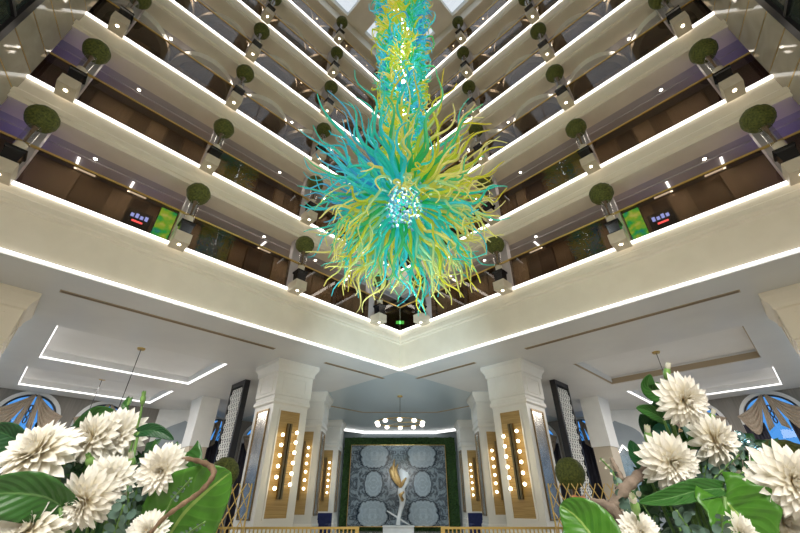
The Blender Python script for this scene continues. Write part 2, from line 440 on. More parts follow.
for k in range(1, 7):
    for sd in (-1, 1):
        mb = MB()
        for i, u in enumerate(PL_U):
            mb.sbox(sd, u - .16, u + .16, A0 + .10, A0 + .36, LED[k], soff(k))
        struct('trim_%d' % (50 + 2 * k + (sd > 0)), mb, M['soffit'])
        for i, u in enumerate(PL_U):
            p = W(sd, u, A0 - .42, LED[k] + .12)
            if not (in_view(p, 4) or in_view(p + Vector((0, 0, 1.60)), 14)): continue
            lab = 'round topiary in black pot on %s gallery, %s side, %s from atrium corner' % (FNAME[k], SIDE[sd], ORD[i])
            if sd not in protos: protos[sd] = o = make_planter(sd, k)
            else: o = copy_tree(protos[sd])
            o.location = p
            tag(o, lab, 'planter', 'topiary planters on the galleries')

# ------------------------------------------------------------------ downlights in the gallery ceilings
dl = None
for k in range(1, 7):
    for sd in (-1, 1):
        for i, u in enumerate((8.5, 6.7, 4.4, -.95)):
            p = W(sd, u, A0 + .78, soff(k))
            if not in_view(p, 2): continue
            if dl is None:
                dl = bpy.data.objects.new('downlight', None); COL.objects.link(dl); dl.empty_display_size = .05
                mb = MB(); mb.lathe([(.075, -.012), (.075, 0)], n=14); mb.build('rim', M['chrome'], dl)
                mb = MB(); mb.lathe([(.05, -.02), (.05, -.012)], n=12); mb.build('lens', M['spot_dim'], dl)
                o = dl
            else: o = copy_tree(dl)
            o.location = p
            tag(o, 'small lit downlight in ceiling of %s gallery, %s side, %s from the corner' % (FNAME[k], SIDE[sd], ORD[i]), 'downlight', 'downlights in the gallery ceilings')

# display screens and small lit signs on the lowest gallery
def screen_mat():
    def bld(nt, b):
        tc = N(nt, 'ShaderNodeTexCoord'); n = N(nt, 'ShaderNodeTexNoise'); n.inputs['Scale'].default_value = 3.5; n.inputs['Detail'].default_value = 3
        nt.links.new(tc.outputs['Object'], n.inputs[0])
        c = ramp(nt, n.outputs['Fac'], [(.3, (.02, .3, .35)), (.42, (.03, .5, .08)), (.55, (.35, .6, .05)), (.68, (.7, .75, .3))])
        nt.links.new(c, b.inputs['Emission Color']); b.inputs['Emission Strength'].default_value = 2.6; b.inputs['Base Color'].default_value = (.02, .02, .02, 1)
    return mat('lit green artwork', (0, 0, 0), build=bld)
M['screen'] = screen_mat()
M['neon'] = mat('blue neon', (.02, .02, .05), emit=(.25, .35, 1), estr=5.0)
M['neon_red'] = mat('red neon', (.02, .02, .05), emit=(1, .12, .15), estr=5.0)
for sd in (-1, 1):
    c0 = W(sd, 1.22, A0 + .35, LED[1])
    t = thing('display_screen', c0, 'tall lit green and blue display screen behind the glass of lowest gallery, %s side' % SIDE[sd], 'screen')
    mb = MB(); mb.sbox(sd, .98, 1.46, A0 + .32, A0 + .38, LED[1], LED[1] + 1.25); part(mb, 'case', M['frame_black'], t)
    mb = MB(); mb.sbox(sd, 1.0, 1.44, A0 + .305, A0 + .32, LED[1] + .05, LED[1] + 1.22); part(mb, 'lit_face', M['screen'], t)
    t = thing('lit_sign', W(sd, .65, A0 + DEP - .15, LED[1] + 1.0), 'small blue and red lit sign behind the glass of lowest gallery, %s side' % SIDE[sd], 'sign')
    mb = MB(); mb.sbox(sd, .3, 1.0, A0 + DEP - .16, A0 + DEP - .1, LED[1] + .95, LED[1] + 1.6); part(mb, 'backing', M['frame_black'], t)
    for q in range(4):
        mb = MB(); mb.sbox(sd, .42 + q * .13, .51 + q * .13, A0 + DEP - .18, A0 + DEP - .16, LED[1] + 1.32, LED[1] + 1.44 + .04 * (q % 2)); part(mb, 'blue_mark', M['neon'], t)
    mb = MB(); mb.sbox(sd, .5, .8, A0 + DEP - .18, A0 + DEP - .16, LED[1] + 1.16, LED[1] + 1.22); part(mb, 'red_mark', M['neon_red'], t)
M['line_light'] = mat('gallery line light', (1, 1, 1), emit=(1, .95, .88), estr=2.0)
for sd in (-1, 1):
    for i, u in enumerate((8.6, 4.6, .1, -1.3)):
        mb = MB(); mb.sbox(sd, u - .03, u + .03, A0 + .95, A0 + DEP - .12, soff(1) - .03, soff(1) - .001)
        mb.sbox(sd, u - .03, u + .5, A0 + DEP - .18, A0 + DEP - .12, soff(1) - .03, soff(1) - .001)
        o = mb.build('line_light', M['line_light'], origin=W(sd, u, A0 + 1.2, soff(1)))
        tag(o, 'angled white line light on ceiling of lowest gallery, %s side, %s from the corner' % (SIDE[sd], ORD[i]), 'ceiling light', 'line lights of the lowest gallery')
# green exit sign at the corner
M['exit'] = mat('green exit light', (.02, .1, .02), emit=(.15, 1, .2), estr=2.5)
ex = W(-1, A0 + .9, A0 + .9, LED[1] + .98)
t = thing('exit_sign', ex, 'small green lit exit sign hanging in the gallery corner', 'exit sign')
mb = MB(); mb.box(ex, (.42, .05, .2)); part(mb, 'housing', M['frame_black'], t)
mb = MB(); mb.box(ex + Vector((0, -.03, 0)), (.38, .012, .16)); part(mb, 'lit_face', M['exit'], t)
mb = MB(); mb.tube([ex + Vector((0, 0, .1)), Vector((ex.x, ex.y, soff(1)))], .012, 6); part(mb, 'rod', M['chrome'], t)

# ------------------------------------------------------------------ corner towers clad in polished stone
def stone_panel(nt, b):
    tc = N(nt, 'ShaderNodeTexCoord'); n = N(nt, 'ShaderNodeTexNoise'); n.inputs['Scale'].default_value = 1.1; n.inputs['Detail'].default_value = 6; n.inputs['Distortion'].default_value = 1.2
    nt.links.new(tc.outputs['Object'], n.inputs[0])
    nt.links.new(ramp(nt, n.outputs['Fac'], [(.3, (.36, .32, .25)), (.7, (.47, .42, .34))]), b.inputs['Base Color'])
M['tower_stone'] = mat('polished beige stone', (.45, .4, .32), .06, spec=.6, build=stone_panel)
M['dark_glass'] = mat('dark green glass', (.035, .045, .04), .06, spec=.7)
for sd in (-1, 1):
    E1 = Vector((sd * 9.80, 5.60)); E2 = Vector((sd * 9.22, 4.42)); E3 = Vector((sd * 8.9, 3.9)); E4 = Vector((sd * 7.3, 1.6))
    E0 = Vector((sd * 11.2, 4.2))
    zt = ROOF - .02; z0 = LED[0]
    mb = MB()
    body = [Vector((*(E1 * 1.0), z0)), Vector((*E2, z0)), Vector((*E3, z0)), Vector((*E4, z0)), Vector((sd * 12, 0, z0)), Vector((sd * 13.6, 5.4, z0))]
    mb.prism(body, (0, 0, zt - z0)); 
    struct('wall_tower_%s' % SIDE[sd], mb, M['wood_dark'])
    # stone slabs with brass reveals
    t = thing('stone_cladding', (E1.x, E1.y, z0), 'polished beige stone slabs with brass joints on the %s tower' % SIDE[sd], 'cladding')
    d = (E2 - E1); nrm = Vector((d.y, -d.x)).normalized()
    if nrm.dot(-E1) < 0: nrm = -nrm
    mbb = MB()
    z = 6.25 + .02
    def slab(mb, a, b, z0, z1, th):
        pts = [E1 + d * a, E1 + d * b, E1 + d * b + nrm * th, E1 + d * a + nrm * th]
        mb.hexa([Vector((*p, zz)) for zz in (z0, z1) for p in pts])
    zz = 11.21 - .83 * 5
    while zz < zt - .2:
        m2 = MB(); slab(m2, .0, 1.0, zz + .022, zz + .808, .05)
        if in_view(W(sd, TOWER_U, A0, zz + .4), 150): part(m2, 'stone_slab', M['tower_stone'], t)
        m3 = MB(); slab(m3, .0, 1.0, zz - .0, zz + .022, .045)
        if in_view(W(sd, TOWER_U, A0, zz + .4), 150): part(m3, 'brass_joint', M['gold'], t)
        zz += .83
    # dark glazed lift shaft beside it
    t = thing('lift_glazing', (E3.x, E3.y, z0), 'dark glazed lift shaft with black frame beside the %s stone slabs' % SIDE[sd], 'glazing')
    d = E4 - E2; nrm = Vector((d.y, -d.x)).normalized()
    if nrm.dot(-E2) < 0: nrm = -nrm
    E1s = E1; E1 = E2 
    m2 = MB(); slab(m2, .0, 1.0, z0, zt, .02); part(m2, 'glass', M['dark_glass'], t)
    for a in (.0, .5, .93): m2 = MB(); slab(m2, a, a + .06, z0, zt, .10); part(m2, 'mullion', M['frame_black'], t)
    zz = z0 + 1.66
    while zz < zt - .1: m2 = MB(); slab(m2, 0, 1, zz, zz + .10, .08); part(m2, 'transom', M['frame_black'], t); zz += 1.66

# ------------------------------------------------------------------ roof with skylights
mb = MB()
def rect_cells(mb, us, vs, holes, z0, z1, mi=0, side=-1):
    for i in range(len(us) - 1):
        for j in range(len(vs) - 1):
            uc = (us[i] + us[i + 1]) / 2; vc = (vs[j] + vs[j + 1]) / 2
            if any(h[0] < uc < h[1] and h[2] < vc < h[3] for h in holes): continue
            mb.sbox(side, us[i], us[i + 1], vs[j], vs[j + 1], z0, z1, mi)
CE = [(-1.6, 1.5), (2.9, 5.93), (7.25, 10.68)]
holes = [(a[0], a[1], b_[0], b_[1]) for a in CE for b_ in CE]
br = [-9.2, -1.6, 1.5, 2.9, 5.93, 7.25, 10.68, 13]
rect_cells(mb, br, br, holes, ROOF, ROOF + .2)
for h in holes:
    for a in (0, 1):
        mb.sbox(-1, h[a] - .06, h[a] + .06, h[2], h[3], ROOF + .01, ROOF + .5); mb.sbox(-1, h[0], h[1], h[2 + a] - .06, h[2 + a] + .06, ROOF + .01, ROOF + .5)
struct('ceiling_roof', mb, M['paint'])
for i, h in enumerate(holes):
    mb = MB(); mb.sbox(-1, h[0], h[1], h[2], h[3], ROOF + .40, ROOF + .42)
    struct('window_%d' % (40 + i), mb, M['clear_glass'])

# ------------------------------------------------------------------ lobby shell
CZ = 6.2; WV = 26.0
mb = MB(); mb.box((0, 11, -.1), (60, 60, .2)); struct('floor', mb, M['floor_stone'])
mb = MB()
trays = {-1: [(.1, 5.45, 15.0, 19.25), (-.1, 5.4, 21.0, 24.8)], 1: [(.1, 5.45, 15.0, 19.25), (-.1, 5.4, 21.0, 24.8)]}
for sd in (-1, 1):
    us = [-8, -.1, .1, 5.4, 5.45, A0]; vs = [A0 + .0, 15.0, 19.25, 21.0, 24.8, WV + .2]
    rect_cells(mb, us, vs, trays[sd], CZ, CZ + .12, 0, sd)
struct('ceiling', mb, M['ceil'])
def nave(nt, b):
    tc = N(nt, 'ShaderNodeTexCoord'); w = N(nt, 'ShaderNodeTexWave', bands_direction='Y'); w.inputs['Scale'].default_value = 1.6; w.inputs['Distortion'].default_value = .4
    nt.links.new(tc.outputs['Object'], w.inputs[0]); nt.links.new(ramp(nt, w.outputs['Fac'], [(.0, (.44, .52, .57)), (1, (.52, .60, .645))]), b.inputs['Base Color'])
M['nave'] = mat('blue grey ceiling panels', (.5, .58, .62), .32, build=nave)
mb = MB(); mb.sbox(-1, A0, WV + .2, A0, WV + .2, CZ, CZ + .12); struct('ceiling_nave', mb, M['nave'])
for sd in (-1, 1):
    for q, h in enumerate(trays[sd]):
        mb = MB(); mb.sbox(sd, h[0] - .1, h[1] + .1, h[2] - .1, h[3] + .1, CZ + .34, CZ + .40)
        for a in (0, 1):
            mb.sbox(sd, h[a] - .06 + (.0 if a else -.04), h[a] + (.10 if a else .0), h[2] - .1, h[3] + .1, CZ + .1, CZ + .36)
            mb.sbox(sd, h[0] - .1, h[1] + .1, h[2 + a] - (.0 if a else .10), h[2 + a] + (.10 if a else .0), CZ + .1, CZ + .36)
        struct('ceiling_tray_%d' % (q + (2 if sd > 0 else 0)), mb, M['tray'])
        lit = not (sd > 0 and q == 0)
        t = thing('cove_light' if lit else 'cove_strip', W(sd, (h[0] + h[1]) / 2, (h[2] + h[3]) / 2, CZ),
                  ('lit white cove line around the %s ceiling tray, %s side' % (('larger nearer', 'far')[q], SIDE[sd])) if lit else 'unlit brown cove line around the larger nearer ceiling tray, right side', 'cove light')
        m_ = M['led_cool'] if lit else M['led_off']; zt_ = .075 if lit else .26
        for a in (0, 1):
            m2 = MB(); m2.sbox(sd, h[a] - (.03 if a else 0), h[a] + (0 if a else .03), h[2], h[3], CZ + .03, CZ + zt_); part(m2, 'strip', m_, t)
            m2 = MB(); m2.sbox(sd, h[0], h[1], h[2 + a] - (.03 if a else 0), h[2 + a] + (0 if a else .03), CZ + .03, CZ + zt_); part(m2, 'strip', m_, t)
# slot vents
for sd in (-1, 1):
    for q, (a, b) in enumerate(((-.2, 5.85), (8.0, 11.1))):
        mb = MB(); mb.sbox(sd, a, b, 12.03, 12.20, CZ - .015, CZ + .01); mb.sbox(sd, a + .03, b - .03, 12.07, 12.16, CZ - .022, CZ - .01, 1)
        o = mb.build('slot_vent', [M['led_off'], M['bronze']], origin=W(sd, (a + b) / 2, 12.1, CZ))
        tag(o, '%s brown slot vent in the lobby ceiling, %s side' % (('long', 'short')[q], SIDE[sd]), 'vent', 'slot vents')
# octagonal step lines on the nave ceiling and the far cove
def nave_line(name, pts, w, h, m, label=None, cat=None):
    mb = MB()
    for a, b in zip(pts[:-1], pts[1:]):
        a = Vector(a); b = Vector(b); d = (b - a).normalized(); n = Vector((-d.y, d.x)) * w / 2
        mb.hexa([Vector((*(p), z)) for z in (CZ - h, CZ + .01) for p in (a - n, b - n, b + n, a + n)])
    if label: return tag(mb.build(name, m, origin=Vector((*pts[0], CZ))), label, cat)
    return struct(name, mb, m)
nave_line('trim_70', [(-3.95, 21.8), (-2.2, 23.6), (2.2, 23.6), (3.95, 21.8)], .12, .03, M['led_off'])
nave_line('trim_71', [(-4.3, 29.6), (-2.8, 31.1), (2.8, 31.1), (4.3, 29.6)], .5, .12, M['ceil'])
nave_line('cove_light', [(-4.1, 29.5), (-2.75, 30.75), (2.75, 30.75), (4.1, 29.5)], .08, .14, M['led_cool'], 'bright cove line on the ceiling above the marble panel wall', 'cove light')

# window walls, back wall, rear
WX = [-17.85, -15.7, -13.55, -11.45, -9.4]; WZ = 5.0; WR = 1.12
M['frame_win'] = mat('dark window frame', (.03, .035, .05), .4)
PERP = 26.0
wi = 0
for sd in (-1, 1):
    # wall mesh: u along, with arched openings, in the plane v = WV
    mb = MB(); th = .25
    centers = [PERP + x * S2 for x in (-20.0, *WX)]        # u = (x+y)/S2 with y = x+36.8 -> u = S2*x + 26
    lo, hi = -8.0, 17.6
    u = lo
    for cu in centers[:3] + centers[4:]:
        a, b = cu - WR, cu + WR
        mb.sbox(sd, u, a, WV, WV + th, 0, CZ + .1)
        n = 12; vs = []; fs = []
        for j in range(n):
            a0 = pi - pi * j / n; a1 = pi - pi * (j + 1) / n
            p = [(cu + WR * cos(a0), WZ + WR * sin(a0)), (cu + WR * cos(a1), WZ + WR * sin(a1))]
            mb.hexa([W(sd, uu, vv, zz) for (uu, zz) in ((p[0][0], p[0][1]), (p[1][0], p[1][1]), (p[1][0], CZ + .1), (p[0][0], CZ + .1))[:2] for vv in (WV, WV + th)][:0] or
                    [W(sd, p[0][0], WV, p[0][1]), W(sd, p[1][0], WV, p[1][1]), W(sd, p[1][0], WV + th, p[1][1]), W(sd, p[0][0], WV + th, p[0][1]),
                     W(sd, p[0][0], WV, CZ + .1), W(sd, p[1][0], WV, CZ + .1), W(sd, p[1][0], WV + th, CZ + .1), W(sd, p[0][0], WV + th, CZ + .1)])
        u = b
    mb.sbox(sd, u, hi, WV, WV + th, 0, CZ + .1)
    struct('wall_%s' % SIDE[sd], mb, M['taupe'])
    for cu in centers[1:3] + centers[4:]:
        wi += 1
        if not any(in_view(W(sd, cu + dd, WV, zz)) for dd in (-1, 0, 1) for zz in (1, 3, 5, 6)): continue
        r0 = bpy.data.objects.new('window_%d' % wi, None); COL.objects.link(r0); r0.location = W(sd, cu, WV, 0); r0['kind'] = 'structure'
        # surround (arch ring) in white
        m2 = MB(); n = 20
        def arch(r, zb=.1):
            return [(cu - r, zb)] + [(cu + r * cos(pi - pi * j / n), WZ + r * sin(pi - pi * j / n)) for j in range(n + 1)] + [(cu + r, zb)]
        A, B = arch(WR + .14), arch(WR - .02)
        for j in range(len(A) - 1):
            q = [A[j], A[j + 1], B[j + 1], B[j]]
            m2.hexa([W(sd, x, WV - .10, z) for x, z in q] + [W(sd, x, WV + .02, z) for x, z in q])
        part(m2, 'window_surround', M['rim'], r0)
        m2 = MB(); A, B = arch(WR - .02), arch(WR - .10)
        for j in range(len(A) - 1):
            q = [A[j], A[j + 1], B[j + 1], B[j]]
            m2.hexa([W(sd, x, WV + .02, z) for x, z in q] + [W(sd, x, WV + .1, z) for x, z in q])
        m2.sbox(sd, cu - WR, cu + WR, WV + .03, WV + .09, .9, 1.0)
        part(m2, 'window_frame', M['frame_win'], r0)
        m2 = MB(); A = arch(WR - .08)
        m2.prism([W(sd, x, WV + .06, z) for x, z in A], W(sd, 0, .012, 0)); part(m2, 'window_pane', M['win_glass'], r0)

# ------------------------------------------------------------------ drapes
def drape_sheet(mb, sd, fn, nu, nv, amp, freq, v0, th=.02):
    """pleated sheet: fn(s,t)->(u,z); pleats displace v"""
    vs = []; fs = []; 
    for t_ in range(nv + 1):
        for s_ in range(nu + 1):
            s = s_ / nu; t = t_ / nv; u, z, ph = fn(s, t)
            vs.append(W(sd, u, v0 + amp * sin(ph * freq), z))
    for t_ in range(nv):
        for s_ in range(nu):
            a = t_ * (nu + 1) + s_; fs.append((a, a + 1, a + nu + 2, a + nu + 1))
    mb.add(vs, fs)
wcount = {-1: ['nearest the left edge', 'second along the left window wall', 'third along the left window wall', 'fourth along the left window wall', 'fifth along the left window wall'],
          1: ['nearest the right edge', 'second along the right window wall', 'third along the right window wall', 'fourth along the right window wall', 'fifth along the right window wall']}
for sd in (-1, 1):
    for i, x in enumerate(WX):
        cu = PERP + x * S2
        if i == 2: continue      # behind the partition
        if not in_view(W(sd, cu, WV, 4.5), 60): continue
        t = thing('window_drapes', W(sd, cu, WV - .25, 0), 'tan swag over dark drapes on the arched window %s' % wcount[sd][i], 'drapes', group='window drapes')
        for q in (-1, 1):
            # dark side curtain
            m2 = MB()
            drape_sheet(m2, sd, lambda s, tt, q=q: (cu + q * (1.25 - s * (.80 if i < 3 else 1.27)), .05 + (4.85 - .05) * tt, s * 6), 36, 3, .035, 2 * pi, WV - .17)
            o = part(m2, 'side_curtain', M['drape_dark'], t, True); sm = o.modifiers.new('thick', 'SOLIDIFY'); sm.thickness = .012
            # swag: from the arch crown, sweeping out and hanging as a scoop beside the window
            m2 = MB()
            def swag(s, tt, q=q):
                # s across pleats 0 inner..1 outer, tt along 0 crown..1 outer end
                top = Vector((cu + q * .02, WZ + 1.06)); 
                outer = top + Vector((q * (.04 + 1.24 * tt), -.85 * tt - .10 * sin(pi * tt)))
                inner = top + Vector((q * (.02 + 1.18 * tt ** .9), -.95 * tt - (1.05 * sin(pi * tt ** 1.25) + .25 * min(1, tt * 4) * (1 - tt))))
                p = inner.lerp(outer, s); return (p.x, p.y, s * 5)
            drape_sheet(m2, sd, swag, 30, 14, .04, 2 * pi, WV - .30)
            o = part(m2, 'swag', M['drape'], t, True); sm = o.modifiers.new('thick', 'SOLIDIFY'); sm.thickness = .02
        # central jabot cloth falling from the crown with dark braid
        m2 = MB()
        sgn = 1
        for q in (-1, 1):
            drape_sheet(m2, sd, lambda s, tt, q=q: (cu + q * (.02 + .10 * tt + s * (.14 + .12 * tt)), WZ + 1.0 - 1.35 * tt - .2 * s * tt, s * 3), 14, 6, .03, 2 * pi, WV - .36)
        o = part(m2, 'jabot', M['drape'], t, True); sm = o.modifiers.new('thick', 'SOLIDIFY'); sm.thickness = .02
        m2 = MB()
        for j in range(3):
            zc = WZ + .42 - j * .27; R_ = .16
            pts = [W(sd, cu + .06 * sin(a) , WV - .42, zc + .13 * cos(a)) for a in [2 * pi * kk / 12 for kk in range(13)]]
            m2.tube(pts, .026, 6)
        part(m2, 'braid', M['frame_black'], t, True)

# back wall (y = 30.8): grey wall, living green frame, book-matched marble
mb = MB(); mb.box((0, 31.0, 3.1), (16, .3, 6.6)); struct('wall_back', mb, M['greywall'])
for sd in (-1, 1):
    mb = MB(); mb.box((sd * 4.75, 29.9, 3.1), (1.0, 1.9, 6.2)); mb.box((sd * 4.32, 29.4, 3.1), (.16, .9, 6.2))
    struct('wall_pier_%s' % SIDE[sd], mb, M['paint_white'])
mb = MB()
random.seed(3)
nx, nz = 84, 58
vs = []; fs = []
for j in range(nz + 1):
    for i in range(nx + 1):
        x = -4.12 + 8.2 * i / nx; z = .02 + 5.73 * j / nz
        vs.append((x, 30.62 - random.uniform(0, .1), z))
for j in range(nz):
    for i in range(nx):
        a = j * (nx + 1) + i; fs.append((a, a + 1, a + nx + 2, a + nx + 1))
mb.add(vs, fs)
gw = mb.build('green_wall', M['hedge'], origin=(0, 30.7, 0)); tag(gw, 'dark green living wall framing the marble panel', 'green wall')
sm = gw.modifiers.new('thick', 'SOLIDIFY'); sm.thickness = .12; sm.offset = 1
def marble(nt, b):
    tc = N(nt, 'ShaderNodeTexCoord'); sp = N(nt, 'ShaderNodeSeparateXYZ'); nt.links.new(tc.outputs['Object'], sp.inputs[0])
    def tri(sock, period, off):   # mirrored repeats: book-matched slabs
        a = N(nt, 'ShaderNodeMath', operation='ADD'); nt.links.new(sock, a.inputs[0]); a.inputs[1].default_value = off
        p = N(nt, 'ShaderNodeMath', operation='PINGPONG'); nt.links.new(a.outputs[0], p.inputs[0]); p.inputs[1].default_value = period
        return p.outputs[0]
    def mth(op, *a):
        n = N(nt, 'ShaderNodeMath', operation=op)
        for i, q in enumerate(a):
            if isinstance(q, (int, float)): n.inputs[i].default_value = q
            else: nt.links.new(q, n.inputs[i])
        return n.outputs[0]
    X = tri(sp.outputs['X'], 1.72, 0.0); Z = mth('ABSOLUTE', mth('SUBTRACT', sp.outputs['Z'], 2.46))
    cb = N(nt, 'ShaderNodeCombineXYZ'); nt.links.new(X, cb.inputs[0]); nt.links.new(Z, cb.inputs[2])
    def noi(scale, det, dist):
        n = N(nt, 'ShaderNodeTexNoise'); n.inputs['Scale'].default_value = scale; n.inputs['Detail'].default_value = det; n.inputs['Roughness'].default_value = .62; n.inputs['Distortion'].default_value = dist
        nt.links.new(cb.outputs[0], n.inputs[0]); return n.outputs['Fac']
    def ell(cx, cz, rx, rz):
        a_ = mth('DIVIDE', mth('SUBTRACT', X, cx), rx); c_ = mth('DIVIDE', mth('SUBTRACT', Z, cz), rz)
        return mth('SQRT', mth('ADD', mth('MULTIPLY', a_, a_), mth('MULTIPLY', c_, c_)))
    n1 = noi(1.6, 7, .5); n2 = noi(2.4, 9, 1.2)
    m_ = mth('ADD', mth('MINIMUM', ell(1.72, 1.78, 1.22, .80), ell(1.72, 0, .80, .80)), mth('MULTIPLY', mth('SUBTRACT', n1, .5), .9))
    rings = ramp(nt, mth('SINE', mth('MULTIPLY', m_, 26.0)), [(0, (.60, .68, .73)), (1, (.72, .79, .83))])
    zone = ramp(nt, m_, [(.0, (.82, .86, .88)), (.86, (.78, .82, .85)), (.93, (.05, .07, .09)), (1.07, (.08, .10, .13)), (1.16, (.62, .65, .68)), (1.5, (.5, .54, .57))])
    vv = ramp(nt, mth('ABSOLUTE', mth('SUBTRACT', n2, .5)), [(0, (.06, .07, .09)), (.085, (1, 1, 1))])
    out_ = mth('GREATER_THAN', m_, .98)
    mx1 = N(nt, 'ShaderNodeMixRGB'); mx1.blend_type = 'MULTIPLY'; mx1.inputs[0].default_value = 1; nt.links.new(rings, mx1.inputs[1]); nt.links.new(zone, mx1.inputs[2])
    mx2 = N(nt, 'ShaderNodeMixRGB'); mx2.blend_type = 'MULTIPLY'; nt.links.new(mth('MULTIPLY_ADD', out_, .72, .18), mx2.inputs[0]); nt.links.new(mx1.outputs[0], mx2.inputs[1]); nt.links.new(vv, mx2.inputs[2])
    nt.links.new(mx2.outputs[0], b.inputs['Base Color'])
M['marble'] = mat('book matched blue grey marble', (.6, .66, .7), .12, build=marble)
t = thing('marble_panel', (-.14, 30.45, .28), 'large book-matched blue grey marble wall panel in a thin gold frame', 'wall panel')
mb = MB(); mb.box((0, 0, 2.46), (6.84, .12, 4.92)); mb.build('slab', M['marble'], t)
mb = MB()
for q in (-1, 1):
    mb.box((q * 3.435, -.02, 2.46), (.035, .18, 4.98)); mb.box((0, -.02, 2.46 + q * 2.475), (6.9, .18, .035))
mb.build('gold_frame', M['gold'], t)

# ------------------------------------------------------------------ statue on its plinth
t = thing('plinth', (-.1, 28.5, 0), 'white block plinth under the white and gold sculpture', 'plinth')
mb = MB(); mb.box((0, 0, .18), (1.9, 1.0, .36)); mb.build('block', M['stone'], t)
mb = MB(); mb.box((0, 0, .38), (2.0, 1.1, .05)); mb.build('top_slab', M['paint_white'], t)
st = thing('sculpture', (-.15, 28.5, .405), 'slender twisting white sculpture with gold wing on a plinth before marble panel', 'sculpture')
def S(px, py): 
    p = at_y(px, py, 28.5); return Vector((p.x, 28.5, max(p.z, .41)))
mb = MB()
spine = [(398, 525.5), (398.5, 519), (400, 512), (402, 505), (402.5, 499), (401.5, 494), (401.5, 488), (403.5, 482), (404.5, 477), (402.5, 473), (400, 469.5)]
mb.tube([S(*p) + Vector((0, .12 * sin(i * .8), 0)) for i, p in enumerate(spine)], [.14, .12, .13, .16, .22, .26, .24, .36, .36, .26, .12], 16, 0, [1, 1, 1, 1, .9, .8, .75, .7, .6, .6, .8])
body = part(mb, 'body', M['stone'], st, True)
mb = MB(); mb.tube([S(387, 511) + Vector((0, .3, 0)), S(398, 518) + Vector((0, .25, 0)), S(410, 525.5) + Vector((0, .3, 0))], [.04, .06, .04], 8); part(mb, 'crossing_limb', M['stone'], st, True)
mb = MB(); mb.tube([S(406.5, 483) + Vector((0, -.1, 0)), S(408.5, 477), S(407, 473), S(402.5, 474.5)], [.14, .12, .09, .07], 8); part(mb, 'arm', M['stone'], st, True)
for q, (dx, tip) in enumerate(((0, (394.5, 459)), (-2.2, (391.5, 466)), (2.2, (398, 464)))):
    mb = MB(); mb.tube([S(402, 489) + Vector((0, -.24, 0)), S(398 + dx * .4, 482) + Vector((0, -.27, 0)), S(394.5 + dx * .8, 476) + Vector((0, -.22 - .04 * q, 0)), S(393 + dx, 470), S(*tip)], [.06, .17, .18, .14, .02], 9, 0, [.5, .5, .5, .5, .5]); part(mb, 'gold_plume', M['gilt'], st, True)
mb = MB(); mb.tube([S(406, 478) + Vector((0, -.3, 0)), S(402, 484) + Vector((0, -.34, 0)), S(401, 488) + Vector((0, -.25, 0))], [.05, .12, .04], 8); part(mb, 'gold_sash', M['gilt'], st, True)
mb = MB(); mb.tube([S(404, 492) + Vector((0, -.3, 0)), S(400, 495) + Vector((0, -.32, 0)), S(402.5, 500) + Vector((0, -.28, 0)), S(404, 498) + Vector((0, .2, 0))], [.06, .12, .1, .04], 8); part(mb, 'gold_sash', M['gilt'], st, True)

